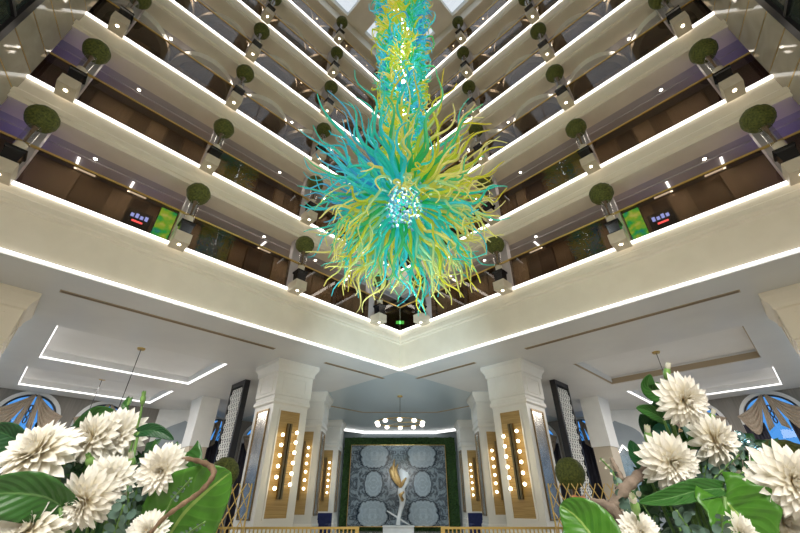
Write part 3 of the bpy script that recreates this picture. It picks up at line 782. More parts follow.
# ------------------------------------------------------------------ columns
def square_ring(c, h, z, rot): 
    return [Vector((c[0] + (a * cos(rot) - b * sin(rot)) * h, c[1] + (a * sin(rot) + b * cos(rot)) * h, z)) for a, b in ((-1, -1), (1, -1), (1, 1), (-1, 1))]
def square_lathe(mb, c, prof, rot, mi=0):
    vs = []; fs = []
    for h, z in prof: vs += square_ring(c, h, z, rot)
    for i in range(len(prof) - 1):
        for q in range(4): fs.append((i * 4 + q, i * 4 + (q + 1) % 4, (i + 1) * 4 + (q + 1) % 4, (i + 1) * 4 + q))
    fs += [(3, 2, 1, 0), tuple(range(len(vs) - 4, len(vs)))]; mb.add(vs, fs, mi)
def column(c, rot, gold_face, mirror_face, label, m=None, hh=.70, panels=True):
    """square column; faces given as outward angles"""
    m = m or M['pilaster']
    t = thing('panelled_column', (c[0], c[1], 0), label, 'column')
    mb = MB(); square_lathe(mb, c, [(hh + .10, 0), (hh + .10, .55), (hh + .06, .62), (hh + .06, .80), (hh + .02, .86), (hh + .02, .95)], rot); part(mb, 'base', m, t)
    mb = MB(); square_lathe(mb, c, [(hh, .95), (hh, 4.62)], rot); part(mb, 'shaft', m, t)
    mb = MB(); square_lathe(mb, c, [(hh, 4.62), (hh + .06, 4.68), (hh + .06, 4.78), (hh + .02, 4.82), (hh + .02, 4.92), (hh + .05, 4.96), (hh + .05, 5.72), (hh + .09, 5.76), (hh + .09, 5.84), (hh + .12, 5.92), (hh + .20, 6.06), (hh + .20, CZ)], rot)
    for q in range(4):     # raised square on every capital face
        a = rot + q * pi / 2; n = Vector((cos(a), sin(a), 0)); d = Vector((-sin(a), cos(a), 0)); o = Vector((*c, 0)) + n * (hh + .05)
        for (x0, x1, z0, z1) in ((-.5, .5, 5.05, 5.10), (-.5, .5, 5.58, 5.63), (-.5, -.45, 5.1, 5.58), (.45, .5, 5.1, 5.58)):
            mb.hexa([o + d * x + n * e + Vector((0, 0, z)) for z in (z0, z1) for x, e in ((x0, 0), (x1, 0), (x1, .02), (x0, .02))])
    part(mb, 'capital', m, t)
    def face(ang, mt, name, frame=True):
        n = Vector((cos(ang), sin(ang), 0)); d = Vector((-sin(ang), cos(ang), 0)); o = Vector((*c, 0)) + n * hh
        def slab(mb, x0, x1, z0, z1, e0, e1):
            mb.hexa([o + d * x + n * e + Vector((0, 0, z)) for z in (z0, z1) for x, e in ((x0, e0), (x1, e0), (x1, e1), (x0, e1))])
        mb = MB(); slab(mb, -.40, .40, 1.18, 4.42, 0, .012); f = part(mb, name, mt, t)
        mb = MB()
        for x0, x1, z0, z1 in ((-.45, -.40, 1.13, 4.47), (.40, .45, 1.13, 4.47), (-.40, .40, 1.13, 1.18), (-.40, .40, 4.42, 4.47)): slab(mb, x0, x1, z0, z1, 0, .04)
        mm = part(mb, 'panel_moulding', M['bronze'] if name == 'mirror_panel' else m, t)
        return o, n, d
    if panels:
        for a in mirror_face: face(a, M['mirror_bronze'], 'mirror_panel')
        r = None
        for a in gold_face: r = face(a, M['gold_veneer'], 'gold_panel')
        return r
def sconce(o, n, d, label, zc=2.85, H=2.3):
    base = o + n * .04 + Vector((0, 0, zc))
    t = thing('wall_sconce', base, label, 'wall light', group='globe sconces on the columns')
    mb = MB()
    for x in (-.055, .055):
        mb.hexa([base + d * (x + a) + n * e + Vector((0, 0, z)) for z in (-H / 2, H / 2) for a, e in ((-.035, 0), (.035, 0), (.035, .10), (-.035, .10))])
    part(mb, 'bar', M['bronze'], t)
    for sgn in (-1, 1):
        for k in range(6):
            z = -.85 + k * .32 + (.12 if sgn > 0 else 0)
            p = base + d * (sgn * .27) + n * .16 + Vector((0, 0, z))
            mb = MB(); mb.tube([base + d * (sgn * .08) + n * .06 + Vector((0, 0, z)), p], .012, 6); a = part(mb, 'bulb_arm', M['bronze'], t)
            mb = MB(); mb.sphere(p, .058, 12, 8); b = mb.build('bulb', M['bulb'], None, True)
            for v in b.data.vertices: v.co -= t.location
            b.parent = a
place = {1: 'nearest the atrium', 2: 'second from the atrium', 3: 'nearest the marble panel wall'}
for sd in (-1, 1):
    s = SIDE[sd]
    # front column, turned with the atrium: faces point to the atrium axis
    c = W(sd, 7.35, 13.72, 0)
    angG = atan2(-1, -sd)          # towards the atrium
    angM = atan2(-1, sd)         # towards the hall side
    r = column((c.x, c.y), pi / 4, [angG], [angM], 'tall cream column with gold and mirror panels nearest the atrium, %s side' % s)
    sconce(*r, label='bronze bar sconce with glowing globes on the %s column nearest the atrium' % s)
    r = column((sd * 4.42, 19.6), 0, [-pi / 2], [pi if sd > 0 else 0], 'cream column with gold panel standing second from the atrium, %s side' % s)
    sconce(*r, label='bronze bar sconce with glowing globes on the %s column second from the atrium' % s)
    r = column((sd * 4.62, 26.9), 0, [-pi / 2], [pi if sd > 0 else 0], 'cream column with gold panel nearest the marble panel, %s side' % s)
    sconce(*r, label='bronze bar sconce with glowing globes on the %s column nearest the marble panel' % s)
    c = W(sd, -1.40, 13.55, 0)
    column((c.x, c.y), pi / 4, [], [], 'big cream column with moulded capital at the %s edge under the ceiling' % s, M['column_cream'], panels=False)

# ------------------------------------------------------------------ pierced screens
for sd in (-1, 1):
    t = thing('pierced_screen', W(sd, 7.05, 17.15, 0), 'tall black framed screen with pierced pale lattice on the %s side of the hall' % SIDE[sd], 'screen')
    u0, u1, v0, v1 = 6.9, 7.14, 16.5, 17.85
    mb = MB()
    for a, b in ((v0, v0 + .12), (v1 - .08, v1)): mb.sbox(sd, u0, u1, a, b, 0, CZ)
    mb.sbox(sd, u0, u1, v0 + .14, v1 - .14, CZ - .2, CZ); mb.sbox(sd, u0, u1, v0 + .14, v1 - .14, 0, .3)
    part(mb, 'frame', M['frame_black'], t)
    mb = MB(); mb.sbox(sd, u0 + .2, u0 + .22, v0 + .14, v1 - .14, .3, CZ - .2); part(mb, 'backing', M['frame_black'], t)
    mb = MB(); step = .23
    z = .4; row = 0
    while z < CZ - .3:
        v = v0 + .22 + (row % 2) * step / 2
        while v < v1 - .16:
            pts = [W(sd, u0 + .03, v + .11 * cos(a), z + .11 * sin(a)) for a in [2 * pi * k / 6 for k in range(7)]]
            mb.tube(pts, .02, 4)
            mb.tube([W(sd, u0 + .03, v - .1, z), W(sd, u0 + .03, v + .1, z)], .015, 4)
            v += step
        z += .2; row += 1
    o = part(mb, 'lattice', M['paint_white'], t); o['kind'] = 'stuff'

# ------------------------------------------------------------------ white columns, partitions with ogee panels
def ogee(w, h, sp=.62):
    """pointed arch outline, x from -w/2 to w/2, foot at 0, tip at h"""
    pts = [(-w / 2, 0), (-w / 2, h * sp)]
    for j in range(1, 9):
        tt = j / 8; x = -w / 2 * (1 - tt); z = h * sp + (h * (1 - sp)) * (.85 * sqrt(max(0, 1 - (1 - tt) ** 2)) + .15 * tt ** 5)
        pts.append((x, z))
    return pts + [(-x, z) for x, z in pts[::-1][1:]]
for sd in (-1, 1):
    s = SIDE[sd]
    c = W(sd, 7.2, 21.5, 0)
    t = thing('hall_column', c, 'plain square column, white above and beige below, at the %s side of the hall' % s, 'column')
    mb = MB(); mb.sbox(sd, 6.8, 7.6, 20.95, 22.0, 0, 3.9); part(mb, 'beige_base', M['beige_wall'], t)
    mb = MB()
    ringp = [(20.9, 3.9), (22.05, 3.9), (22.07, 4.9), (22.14, 5.4), (22.3, 5.8), (22.4, CZ), (20.9, CZ)]
    mb.prism([W(sd, 6.75, v, z) for v, z in ringp], W(sd, .9, 0, 0)); part(mb, 'white_upper', M['paint_white'], t)
    PA, PB = Vector((6.25, 26.0)), Vector((10.5, 22.55)); pd = (PB - PA).normalized(); pn = Vector((-abs(pd.y), -abs(pd.x)))
    def onp(q, e, z): p = PA + pd * q + pn * e; return W(sd, p.x, p.y, z)
    mb = MB(); mb.hexa([onp(q, e, z) for z in (0, CZ) for q, e in ((0, 0), (3.1, 0), (3.1, -.2), (0, -.2))]); struct('wall_partition_%s' % s, mb, M['paint_white'])
    t = thing('pointed_niche', onp(1.45, .03, 0), 'large grey blue pointed arch niche on the white partition, %s side' % s, 'niche')
    mb = MB(); mb.prism([onp(1.62 + x, .01, z) for x, z in ogee(2.7, 5.6, .80)], onp(0, .06, 0) - onp(0, .01, 0)); part(mb, 'panel', M['greywall'], t)
    t = thing('arch_mirror', onp(1.6, .1, 1.0), 'pointed arch mirror with glowing white outline on grey panel, %s side' % s, 'mirror')
    og = [onp(1.6 + x, .11, z + 1.0) for x, z in ogee(1.15, 3.3, .6)]
    mb = MB(); mb.prism(og, onp(0, .07, 0) - onp(0, .11, 0)); part(mb, 'mirror_face', M['mirror_bronze'], t)
    mb = MB(); mb.tube(og, .03, 6); part(mb, 'lit_outline', M['rim_lit'] if 'rim_lit' in M else M['globe'], t)

# ------------------------------------------------------------------ ring chandeliers
def ring_chandelier(c, ztop, zr, R_, n, label):
    t = thing('ring_chandelier', (c[0], c[1], zr), label, 'chandelier')
    mb = MB(); mb.lathe([(.12, ztop - .06 - zr), (.14, ztop - zr)], n=16); mb.build('ceiling_cup', M['gold'], t)
    mb = MB(); mb.tube([(0, 0, ztop - zr - .05), (0, 0, 0)], .012, 8); mb.build('rod', M['frame_black'], t)
    mb = MB(); mb.tube([(R_ * cos(2 * pi * k / 36), R_ * sin(2 * pi * k / 36), 0) for k in range(37)], .022, 6)
    for k in range(3): mb.tube([(0, 0, 0), (R_ * cos(2.1 * k), R_ * sin(2.1 * k), 0)], .014, 6)
    mb.build('ring', M['gold'], t)
    for k in range(n):
        a = 2 * pi * k / n + .3
        mb = MB(); mb.sphere((R_ * cos(a), R_ * sin(a), -.08), .115, 14, 9, sz=.7); mb.build('globe', M['globe'], t, True)
ring_chandelier((0, 19.6), CZ, 4.95, 1.15, 10, 'gold ring chandelier with glowing globes hanging before the marble panel')
ring_chandelier((-9.77, 13.6), CZ + .34, 3.85, .6, 6, 'gold ring pendant hung from the nearer left ceiling tray')
ring_chandelier((-14.0, 17.7), CZ + .34, 3.7, .6, 6, 'gold ring pendant hung from the far left ceiling tray')
ring_chandelier((9.9, 14.0), CZ + .34, 3.7, .6, 6, 'gold ring pendant hung from the unlit right ceiling tray')

# ------------------------------------------------------------------ gold railings and navy armchairs
for sd in (-1, 1):
    x0, x1 = 1.12, 6.3; y = 12.1
    t = thing('gold_railing', (sd * (x0 + x1) / 2, y, 0), 'low gold railing with close bars at the %s of the sculpture plinth' % SIDE[sd], 'railing')
    mb = MB(); mb.box((sd * (x0 + x1) / 2, y, 1.04), (x1 - x0, .09, .05)); part(mb, 'top_rail', M['gold_paint'], t)
    mb = MB(); mb.box((sd * (x0 + x1) / 2, y, .08), (x1 - x0, .06, .04)); part(mb, 'bottom_rail', M['gold_paint'], t)
    for q in (x0, x1):
        mb = MB(); mb.box((sd * q, y, .53), (.07, .07, 1.06)); part(mb, 'post', M['gold_paint'], t)
    nb = 48
    b0 = None
    for k in range(nb):
        x = sd * (x0 + (x1 - x0) * (k + .5) / nb)
        if b0 is None:
            mb = MB(); mb.box((0, 0, .57), (.03, .03, .95)); b0 = mb.build('baluster', M['gold_paint'], t); b = b0
        else: b = b0.copy(); COL.objects.link(b); b.parent = t
        b.location = (x - t.location.x, 0, 0)
for sd in (-1, 1):
    p = Vector((sd * 3.95, 21.4, 0))
    t = thing('armchair', p, 'navy velvet armchair with high back behind the %s railing' % SIDE[sd], 'armchair')
    mb = MB(); mb.box((0, 0, .34), (1.1, .8, .22)); mb.build('seat', M['navy'], t)
    mb = MB(); mb.box((0, .36, .75), (1.3, .16, .88)); mb.build('backrest', M['navy'], t)
    for q in (-1, 1):
        mb = MB(); mb.box((q * .56, -.12, .52), (.18, .8, .50)); mb.build('armrest', M['navy'], t)
        for w in (-1, 1):
            mb = MB(); mb.box((q * .5, w * .32, .115), (.06, .06, .23)); mb.build('leg', M['bronze'], t)

# ------------------------------------------------------------------ lattice planters with topiary balls in the hall
for sd in (-1, 1):
    s = SIDE[sd]
    cx = at_y(400 + sd * 186, 495, 10.5).x
    t = thing('lattice_planter', (cx, 10.5, 0), 'gold wire lattice planter box behind the %s flowers' % s, 'planter')
    w, h0, h1 = .86, .05, 2.0
    mb = MB(); mb.box((cx, 10.75, .5), (1.5, .42, .9)); part(mb, 'inner_box', M['frame_black'], t)
    mb = MB(); n = 8
    for k in range(-n, 2 * n):
        for q in (-1, 1):
            a = Vector((cx - w + 2 * w * (k + .5) / n, 10.5, h0)); dx = q * 1.0; dz = h1 - h0
            # clip the slanted wire to the frame
            pts = []
            for j in range(25):
                x = a.x + dx * j / 24 * 1.05; z = h0 + dz * j / 24
                if cx - w <= x <= cx + w: pts.append((x, 10.5 + (.006 * q), z))
            if len(pts) > 1: mb.tube([pts[0], pts[-1]], .012, 5)
    o = part(mb, 'lattice', M['gold_paint'], t); o['kind'] = 'stuff'
    for q in (-1, 1): mb = MB(); mb.box((cx + q * w, 10.5, (h0 + h1) / 2), (.03, .03, h1 - h0)); part(mb, 'post', M['gold_paint'], t)
    bp = at_y(400 + sd * (170 if sd > 0 else 176), 473, 11.2)
    t = thing('topiary_tree', (bp.x, 11.2, 0), 'dark round clipped topiary behind the gold lattice planter, %s side' % s, 'topiary')
    mb = MB(); mb.lathe([(.2, 0), (.26, .5), (.28, .55)], n=16); mb.build('pot', M['black'], t)
    mb = MB(); mb.tube([(0, 0, .5), (0, 0, bp.z - .2)], .035, 8); mb.build('trunk', M['bark'], t)
    mb = MB(); mb.sphere((0, 0, bp.z), .37, 22, 14, jitter=.03); mb.build('foliage_ball', M['topiary'], t, True)
bp = at_y(783, 466, 7.0)
t = thing('topiary_tree', (bp.x, 7.0, 0), 'large dark round topiary at the right edge below the arched window', 'topiary')
mb = MB(); mb.lathe([(.22, 0), (.3, .6), (.32, .66)], n=16); mb.build('pot', M['black'], t)
mb = MB(); mb.tube([(0, 0, .6), (0, 0, bp.z - .2)], .04, 8); mb.build('trunk', M['bark'], t)
mb = MB(); mb.sphere((0, 0, bp.z), .5, 24, 16, jitter=.03, sz=.8); mb.build('foliage_ball', M['topiary'], t, True)

# ------------------------------------------------------------------ blown glass chandelier
CH = Vector((0.08, 6.0, 6.95))
t = thing('glass_chandelier', CH, 'huge hanging blown glass chandelier with blue, green and yellow tendrils', 'chandelier')
random.seed(11)
def pick(dx, dz, r):
    n = noise.noise(Vector((dx * 1.6, dz * 1.6, 3.1))) * .5
    k = dx + n * .9 + random.gauss(0, .35)
    if dz < -.35: return random.choice((2, 6, 4, 5, 3, 2, 6, 5, 1))
    if k < -.45: return random.choice((0, 1, 1, 2, 2))
    if k < -.05: return random.choice((1, 2, 2, 3, 0))
    if k < .3: return random.choice((2, 3, 4, 4, 6))
    return random.choice((4, 5, 5, 4, 5, 2))
tents = []
NT = 320
for i in range(NT):
    z = 1 - 2 * (i + .5) / NT
    if z > .86: continue
    a = i * 2.399963 + random.uniform(-.1, .1); r = sqrt(max(0, 1 - z * z))
    d = Vector((r * cos(a), r * sin(a), z + random.uniform(-.05, .05))).normalized()
    if d.dot((EYE - CH).normalized()) > .82: continue
    Ln = (2.05 + .95 * max(0, d.z) + .25 * max(0, -d.z)) * random.uniform(.78, 1.08)
    ref = Vector((0, 0, 1)) if abs(d.z) < .9 else Vector((1, 0, 0))
    e1 = d.cross(ref).normalized(); e2 = d.cross(e1)
    ph1, ph2 = random.uniform(0, 6.3), random.uniform(0, 6.3); w1, w2 = random.uniform(1.0, 2.3), random.uniform(.9, 2.1)
    am = random.uniform(.09, .20); lift = random.uniform(-.10, .16)
    K = 22; pts = []
    for j in range(K):
        s = j / (K - 1); env = s ** .8
        p = CH + d * (.52 + (Ln - .52) * s) + e1 * (am * env * sin(ph1 + w1 * 2 * pi * s)) + e2 * (am * env * sin(ph2 + w2 * 2 * pi * s)) + Vector((0, 0, lift * s * s * (1 if d.z > -.3 else -.5)))
        pts.append(p)
    r0 = random.uniform(.038, .058)
    rad = [max(.005, r0 * (1 - .82 * (j / (K - 1)) ** 1.2)) for j in range(K)]
    front = -(d.dot((EYE - CH).normalized()))
    tents.append((front, pts, rad, pick(d.x, d.z, r)))
for i in range(150):      # outer tendrils whose tips hang straight down
    z = random.uniform(-.75, .05); a = i * 2.399963 + random.uniform(-.2, .2); r = sqrt(1 - z * z)
    d = Vector((r * cos(a), r * sin(a), z))
    if d.dot((EYE - CH).normalized()) > .90: continue
    Ln = random.uniform(1.3, 2.0); e1 = Vector((-sin(a), cos(a), 0)); e2 = Vector((cos(a), sin(a), 0)); ph1, ph2 = random.uniform(0, 6.3), random.uniform(0, 6.3); w1 = random.uniform(1.4, 2.6); drop = random.uniform(.5, 1.1)
    K = 20; pts = []
    for j in range(K):
        q = j / (K - 1)
        pts.append(CH + d * (.5 + Ln * (q - .38 * q * q)) + Vector((0, 0, -drop * q * q)) + e1 * (.10 * q * sin(ph1 + w1 * 6.28 * q)) + e2 * (.07 * q * sin(ph2 + w1 * 6.28 * q)))
    r0 = random.uniform(.030, .046)
    tents.append((-(d.dot((EYE - CH).normalized())), pts, [max(.006, r0 * (1 - .75 * (j / (K - 1)) ** 1.3)) for j in range(K)], random.choice((2, 6, 6, 4, 5, 3, 5, 6, 1))))
tents.sort(key=lambda q: q[0])
rest = MB()
for i, (f, pts, rad, mi) in enumerate(tents):
    if i < 100:
        mb = MB(); mb.tube(pts, rad, 7, 0); part(mb, 'glass_tendril', AG[mi], t, True)
    else: rest.tube(pts, rad, 6, mi)
o = part(rest, 'far_tendrils', AG, t, True); o['kind'] = 'stuff'
# bead core
M['bead'] = art_glass('pale blue bead glass', (.06, .34, .58), (.38, .72, .86), .12)
M['lamp_core'] = mat('lamp core', (1, 1, 1), emit=(.85, .97, 1.0), estr=9.0)
mb = MB(); NB = 620
for i in range(NB):
    z = 1 - 2 * (i + .5) / NB; a = i * 2.399963; r = sqrt(1 - z * z)
    rr = .64 + random.uniform(-.05, .08)
    c = CH + Vector((r * cos(a), r * sin(a), z)) * rr
    n = random.uniform(.026, .044); o0 = len(mb.v)
    mb.sphere(c, n, 7, 4, 0)
for f in range(len(mb.uv)): mb.uv[f] = [(0, (f % 7) / 6)] * len(mb.uv[f])
mb.hasuv = True
o = part(mb, 'bead_core', M['bead'], t, True); o['kind'] = 'stuff'
mb = MB(); 
for i in range(26):
    z = 1 - 2 * (i + .5) / 26; a = i * 2.4 + .5; r = sqrt(1 - z * z)
    mb.sphere(CH + Vector((r * cos(a), r * sin(a), z)) * .70, .022, 7, 4)
o = part(mb, 'core_lamps', M['lamp_core'], t, True); o['kind'] = 'stuff'
# column of curls
mb = MB(); random.seed(21)
zc = CH.z + .35
NC = 3600
ZT = 19.0
for i in range(NC):
    s = (i + random.random()) / NC; z = zc + (ZT - zc) * s ** .9
    rad = min(.46 + .068 * (z - 8), 1.25)
    a = random.uniform(0, 2 * pi); out = Vector((cos(a), sin(a), 0)); tan_ = Vector((-sin(a), cos(a), 0))
    nv = noise.noise(Vector((cos(a) * 1.1 + 5, sin(a) * 1.1, z * .62))) + .12 * noise.noise(Vector((a * 2, 1, z * 2.2)))
    if nv < -.30: mi = random.choice((0, 1, 1, 2))
    elif nv < -.22: mi = random.choice((1, 2, 2))
    elif nv < -.02: mi = random.choice((3, 3, 2))
    else: mi = random.choice((4, 5, 4, 4, 5))
    if random.random() < .06: mi = random.randrange(6)
    base = Vector((CH.x, CH.y, z)) + out * (rad * random.uniform(.3, .8))
    Ln = random.uniform(.22, .46) if random.random() > .1 else random.uniform(.5, .75); up = random.uniform(-.5, .5); sw = random.uniform(-.6, .6)
    K = 8; pts = []; p = base.copy()
    dirv = (out * random.uniform(.5, 1) + Vector((0, 0, up)) + tan_ * sw).normalized()
    ax = Vector((random.gauss(0, 1), random.gauss(0, 1), random.gauss(0, 1))).normalized(); cur = random.uniform(-.9, .9)
    rmax = rad * random.uniform(.85, 1.2)
    for j in range(K):
        pts.append(p.copy()); p += dirv * (Ln / (K - 1)); dirv = (Matrix.Rotation(cur * .45, 3, ax) @ dirv)
        rx = Vector((p.x - CH.x, p.y - CH.y, 0))
        if rx.length > rmax: dirv = (dirv - rx.normalized() * .9 * max(0, dirv.dot(rx.normalized())) + Vector((0, 0, random.choice((-.3, .2))))).normalized()
    r0 = random.uniform(.022, .038)
    mb.tube(pts, [max(.006, r0 * (1 - .8 * (j / (K - 1)) ** 1.5)) for j in range(K)], 6, mi)
AGC = [art_glass('column ' + m_.name, a_, b_, .55) for m_, a_, b_ in zip(AG, (BLUE, CYAN, TEAL, GREEN, LIME, YEL), (SKYC, (.12, .62, .78), (.06, .62, .5), (.12, .6, .22), YEL, PALE))]
o = part(mb, 'glass_curls', AGC, t, True); o['kind'] = 'stuff'
mb = MB()
for j in range(24):
    z = zc + .2 + j * (ZT - zc - .3) / 24; mb.lathe([(.035, 0), (.035, .26)], (CH.x, CH.y, z), 8)
    for q in range(8):
        a = q * 2.4 + j; mb.sphere((CH.x + .3 * cos(a), CH.y + .3 * sin(a), z + .06 * q), .028, 7, 4)
o = part(mb, 'inner_lamps', M['lamp_core'], t, True); o['kind'] = 'stuff'
mb = MB(); mb.tube([CH + Vector((0, 0, .2)), Vector((CH.x, CH.y, ROOF + .02))], .03, 8); part(mb, 'hanging_rod', M['chrome'], t)

# ================================================================== flowers
def frame_of(n):
    n = n.normalized(); r = Vector((0, 0, 1)) if abs(n.z) < .9 else Vector((0, 1, 0))
    a = r.cross(n).normalized(); return a, n.cross(a), n
def add_petal(mb, c, axis, out, L, w, ang, curl, cup=.22, tip=.62):
    """petal leaving c; ang = angle from the flower axis, curl bends it further outwards (+) or inwards (-)"""
    side = axis.cross(out).normalized(); NU, NV = 4, 6
    vs = []; uvs = []; fs = []; p = c.copy(); a = ang
    for j in range(NV + 1):
        tt = j / NV; d = axis * cos(a) + out * sin(a); nm = axis * sin(a) - out * cos(a)   # nm faces the axis side
        wid = w * (.32 + 1.0 * sin(min(1, tt / tip) * pi / 2) * .68) if tt < tip else w * max(.05, (1 - ((tt - tip) / (1.0 - tip)) ** 2.3))
        for i in range(NU + 1):
            x = (i / NU - .5) * 2
            vs.append(p + side * (x * wid / 2) + nm * (cup * wid * (x * x) * (1 - .3 * tt))); uvs.append((i / NU, tt))
        p = p + d * (L / NV); a += curl / NV
    for j in range(NV):
        for i in range(NU):
            q = j * (NU + 1) + i; fs.append((q, q + 1, q + NU + 2, q + NU + 1))
    mb.add(vs, fs, 0, uvs)
VASE = {-1: Vector((-.60, .98, 1.22)), 1: Vector((.66, .98, 1.22))}
def stem_to(c, n, sd):
    v = VASE[sd] + Vector((random.uniform(-.04, .04), random.uniform(-.04, .04), .02))
    b = c - n * .06
    return [c - n * .005, b, b.lerp(v, .5) + Vector((0, .02, .02)), v]
def dahlia(px, py, d, dia_px, nrm, sd, label, flat=1.0, seed=0):
    random.seed(900 + seed)
    c = at_depth(px, py, d); R_ = dia_px * d / FPX / 2 * .88
    n = Vector(nrm).normalized()
    # nrm given in camera axes (right, up, toward viewer)
    n = (RT * n.x + UP * n.y - FW * n.z).normalized()
    a, b, n = frame_of(n)
    c0 = c - n * (R_ * .22)
    t = thing('dahlia', c0, label, 'flower', group='white dahlias')
    def whorl(mb, cnt, L, w, ang, curl, off, lift, jit=.12):
        for k in range(cnt):
            th = 2 * pi * (k + off) / cnt + random.uniform(-.07, .07); out = a * cos(th) + b * sin(th)
            add_petal(mb, c0 + n * lift * R_ + out * (.06 * R_), n, out, L * R_ * random.uniform(.88, 1.06), w * R_, ang + random.uniform(-jit, jit), curl + random.uniform(-.15, .25), .20)
    mb = MB()
    whorl(mb, 17, 1.02, .29, 1.60 * flat, .22, 0, 0)
    whorl(mb, 17, .99, .28, 1.40 * flat, .26, .5, .04)
    part(mb, 'outer_petals', M['petal'], t, True)
    mb = MB()
    whorl(mb, 17, .90, .26, 1.18 * flat, .28, .2, .08)
    whorl(mb, 16, .80, .24, .98 * flat, .25, .7, .11)
    whorl(mb, 15, .70, .22, .80 * flat, .18, .3, .14)
    part(mb, 'middle_petals', M['petal'], t, True)
    mb = MB()
    whorl(mb, 13, .60, .19, .62 * flat, .10, .1, .17)
    whorl(mb, 12, .50, .17, .46 * flat, .0, .6, .20)
    whorl(mb, 10, .42, .14, .30 * flat, -.1, .3, .22, .06)
    whorl(mb, 7, .36, .11, .14, -.1, .3, .24, .05)
    part(mb, 'inner_petals', M['petal'], t, True)
    mb = MB()
    for k in range(7):
        th = 2 * pi * k / 7; out = a * cos(th) + b * sin(th)
        add_petal(mb, c0 - n * .08 * R_, n, out, .4 * R_, .16 * R_, 1.7, -.5)
    part(mb, 'sepals', M['stem'], t, True)
    mb = MB(); mb.tube(stem_to(c0, n, sd), .004, 7); part(mb, 'stem', M['stem'], t, True)
    return t

dahlia(34, 451, .78, 82, (-.15, .80, .55), -1, 'ivory dahlia drooping at the left edge below the arched window', 1.12, 1)
dahlia(90, 438, .90, 60, (-.25, .45, .85), -1, 'ivory dahlia behind the green bud, left one of the touching pair', 1.0, 2)
dahlia(117, 435, .93, 58, (.35, .40, .80), -1, 'creamier ivory dahlia at the top of the left bouquet, right one of the touching pair', .95, 3)
dahlia(82, 502, .74, 68, (-.1, .10, 1), -1, 'large ivory dahlia facing the viewer in the middle of the left bouquet', 1.05, 4)
dahlia(108, 481, .80, 56, (.35, .45, .8), -1, 'cream dahlia tucked behind the large facing one in the left bouquet', .95, 5)
dahlia(161, 471, .80, 56, (.25, .30, .9), -1, 'ivory dahlia beside the curled brown vine and big green leaf', 1.05, 6)
dahlia(28, 527, .70, 84, (0, .65, .75), -1, 'ivory dahlia at the bottom left corner under the dark green leaf', 1.1, 7)
dahlia(147, 532, .76, 48, (.1, .75, .5), -1, 'small cream dahlia at the bottom of the left bouquet under the eucalyptus', .8, 8)
dahlia(686, 401, .86, 60, (.10, .15, 1), 1, 'white dahlia at the top of the right bouquet', 1.1, 9)
dahlia(718, 440, .90, 60, (.25, .45, .85), 1, 'white dahlia beside the blue baubles in the right bouquet', 1.05, 10)
dahlia(673, 463, .84, 66, (-.05, .20, 1), 1, 'white dahlia facing the viewer above the long green leaf', 1.1, 11)
dahlia(795, 482, .74, 82, (-.2, .35, .9), 1, 'large white dahlia at the right edge of the right bouquet', 1.08, 12)
dahlia(786, 522, .76, 56, (-.1, .3, .9), 1, 'white dahlia in the bottom right corner below the largest one', .9, 13)
dahlia(641, 533, .76, 46, (-.1, .65, .7), 1, 'small white dahlia at the bottom under the long green leaf', .85, 14)
dahlia(742, 535, .74, 44, (0, .5, .8), 1, 'small white dahlia at the bottom below the folded green leaf', .85, 15)

def big_leaf(path, width, m, label, sd, fold=.25, roll=(0, 0, 1), name='broad_leaf', droop=0.0, heart=.25, lobes=0):
    """path: list of (px,py,depth) along the midrib from base to tip; width in metres"""
    P = [at_depth(*q) for q in path]
    t = thing(name, P[0], label, 'leaf', group=None)
    # resample
    NV, NU = 22, 12
    def curve(s):
        x = s * (len(P) - 1); i = min(int(x), len(P) - 2); f = x - i
        p0 = P[max(i - 1, 0)]; p1 = P[i]; p2 = P[i + 1]; p3 = P[min(i + 2, len(P) - 1)]
        return .5 * ((2 * p1) + (p2 - p0) * f + (2 * p0 - 5 * p1 + 4 * p2 - p3) * f * f + (3 * p1 - p0 - 3 * p2 + p3) * f ** 3)
    up = (RT * roll[0] + UP * roll[1] - FW * roll[2]).normalized()
    vs = []; uvs = []; fs = []
    for j in range(NV + 1):
        s = j / NV; p = curve(s); tg = (curve(min(1, s + .02)) - curve(max(0, s - .02))).normalized()
        sdv = tg.cross(up).normalized(); nm = sdv.cross(tg).normalized()
        wv = width * (sin(pi * min(1, (s * .93 + .07)) ** .8) ** .75) * (1 + (.08 * sin(s * 22) if lobes else 0))
        if j == NV: wv = width * .02
        for i in range(NU + 1):
            x = (i / NU - .5) * 2
            back = heart * width * max(0, 1 - s * 4) * abs(x) ** 2
            vs.append(p + sdv * (x * wv / 2) + nm * (fold * wv * (abs(x) - .5) * .9 + .012 * wv / width * width * 2 * sin(s * 17 + x * 3) * abs(x)) - tg * back); uvs.append((i / NU, s))
    for j in range(NV):
        for i in range(NU):
            q = j * (NU + 1) + i; fs.append((q, q + 1, q + NU + 2, q + NU + 1))
    mb = MB(); mb.add(vs, fs, 0, uvs); o = part(mb, 'blade', m, t, True)
    sm = o.modifiers.new('thick', 'SOLIDIFY'); sm.thickness = .0012
    v = VASE[sd] + Vector((random.uniform(-.04, .04), random.uniform(-.04, .04), .02))
    mb = MB(); mb.tube([P[0] + (P[1] - P[0]) * .05, P[0].lerp(v, .5) + Vector((0, .015, 0)), v], .0035, 7); part(mb, 'petiole', M['stem'], t, True)
random.seed(41)
big_leaf([(166, 540, .80), (182, 515, .79), (206, 492, .79), (231, 472, .80)], .165, M['leaf_bright'], 'big bright green leaf hanging under the curled brown vine', -1, .12, (.1, .3, 1))
big_leaf([(62, 508, .72), (38, 497, .70), (0, 494, .68), (-40, 500, .66)], .085, M['leaf_mid'], 'broad dark green leaf at the left edge between two ivory dahlias', -1, .2, (0, .35, 1))
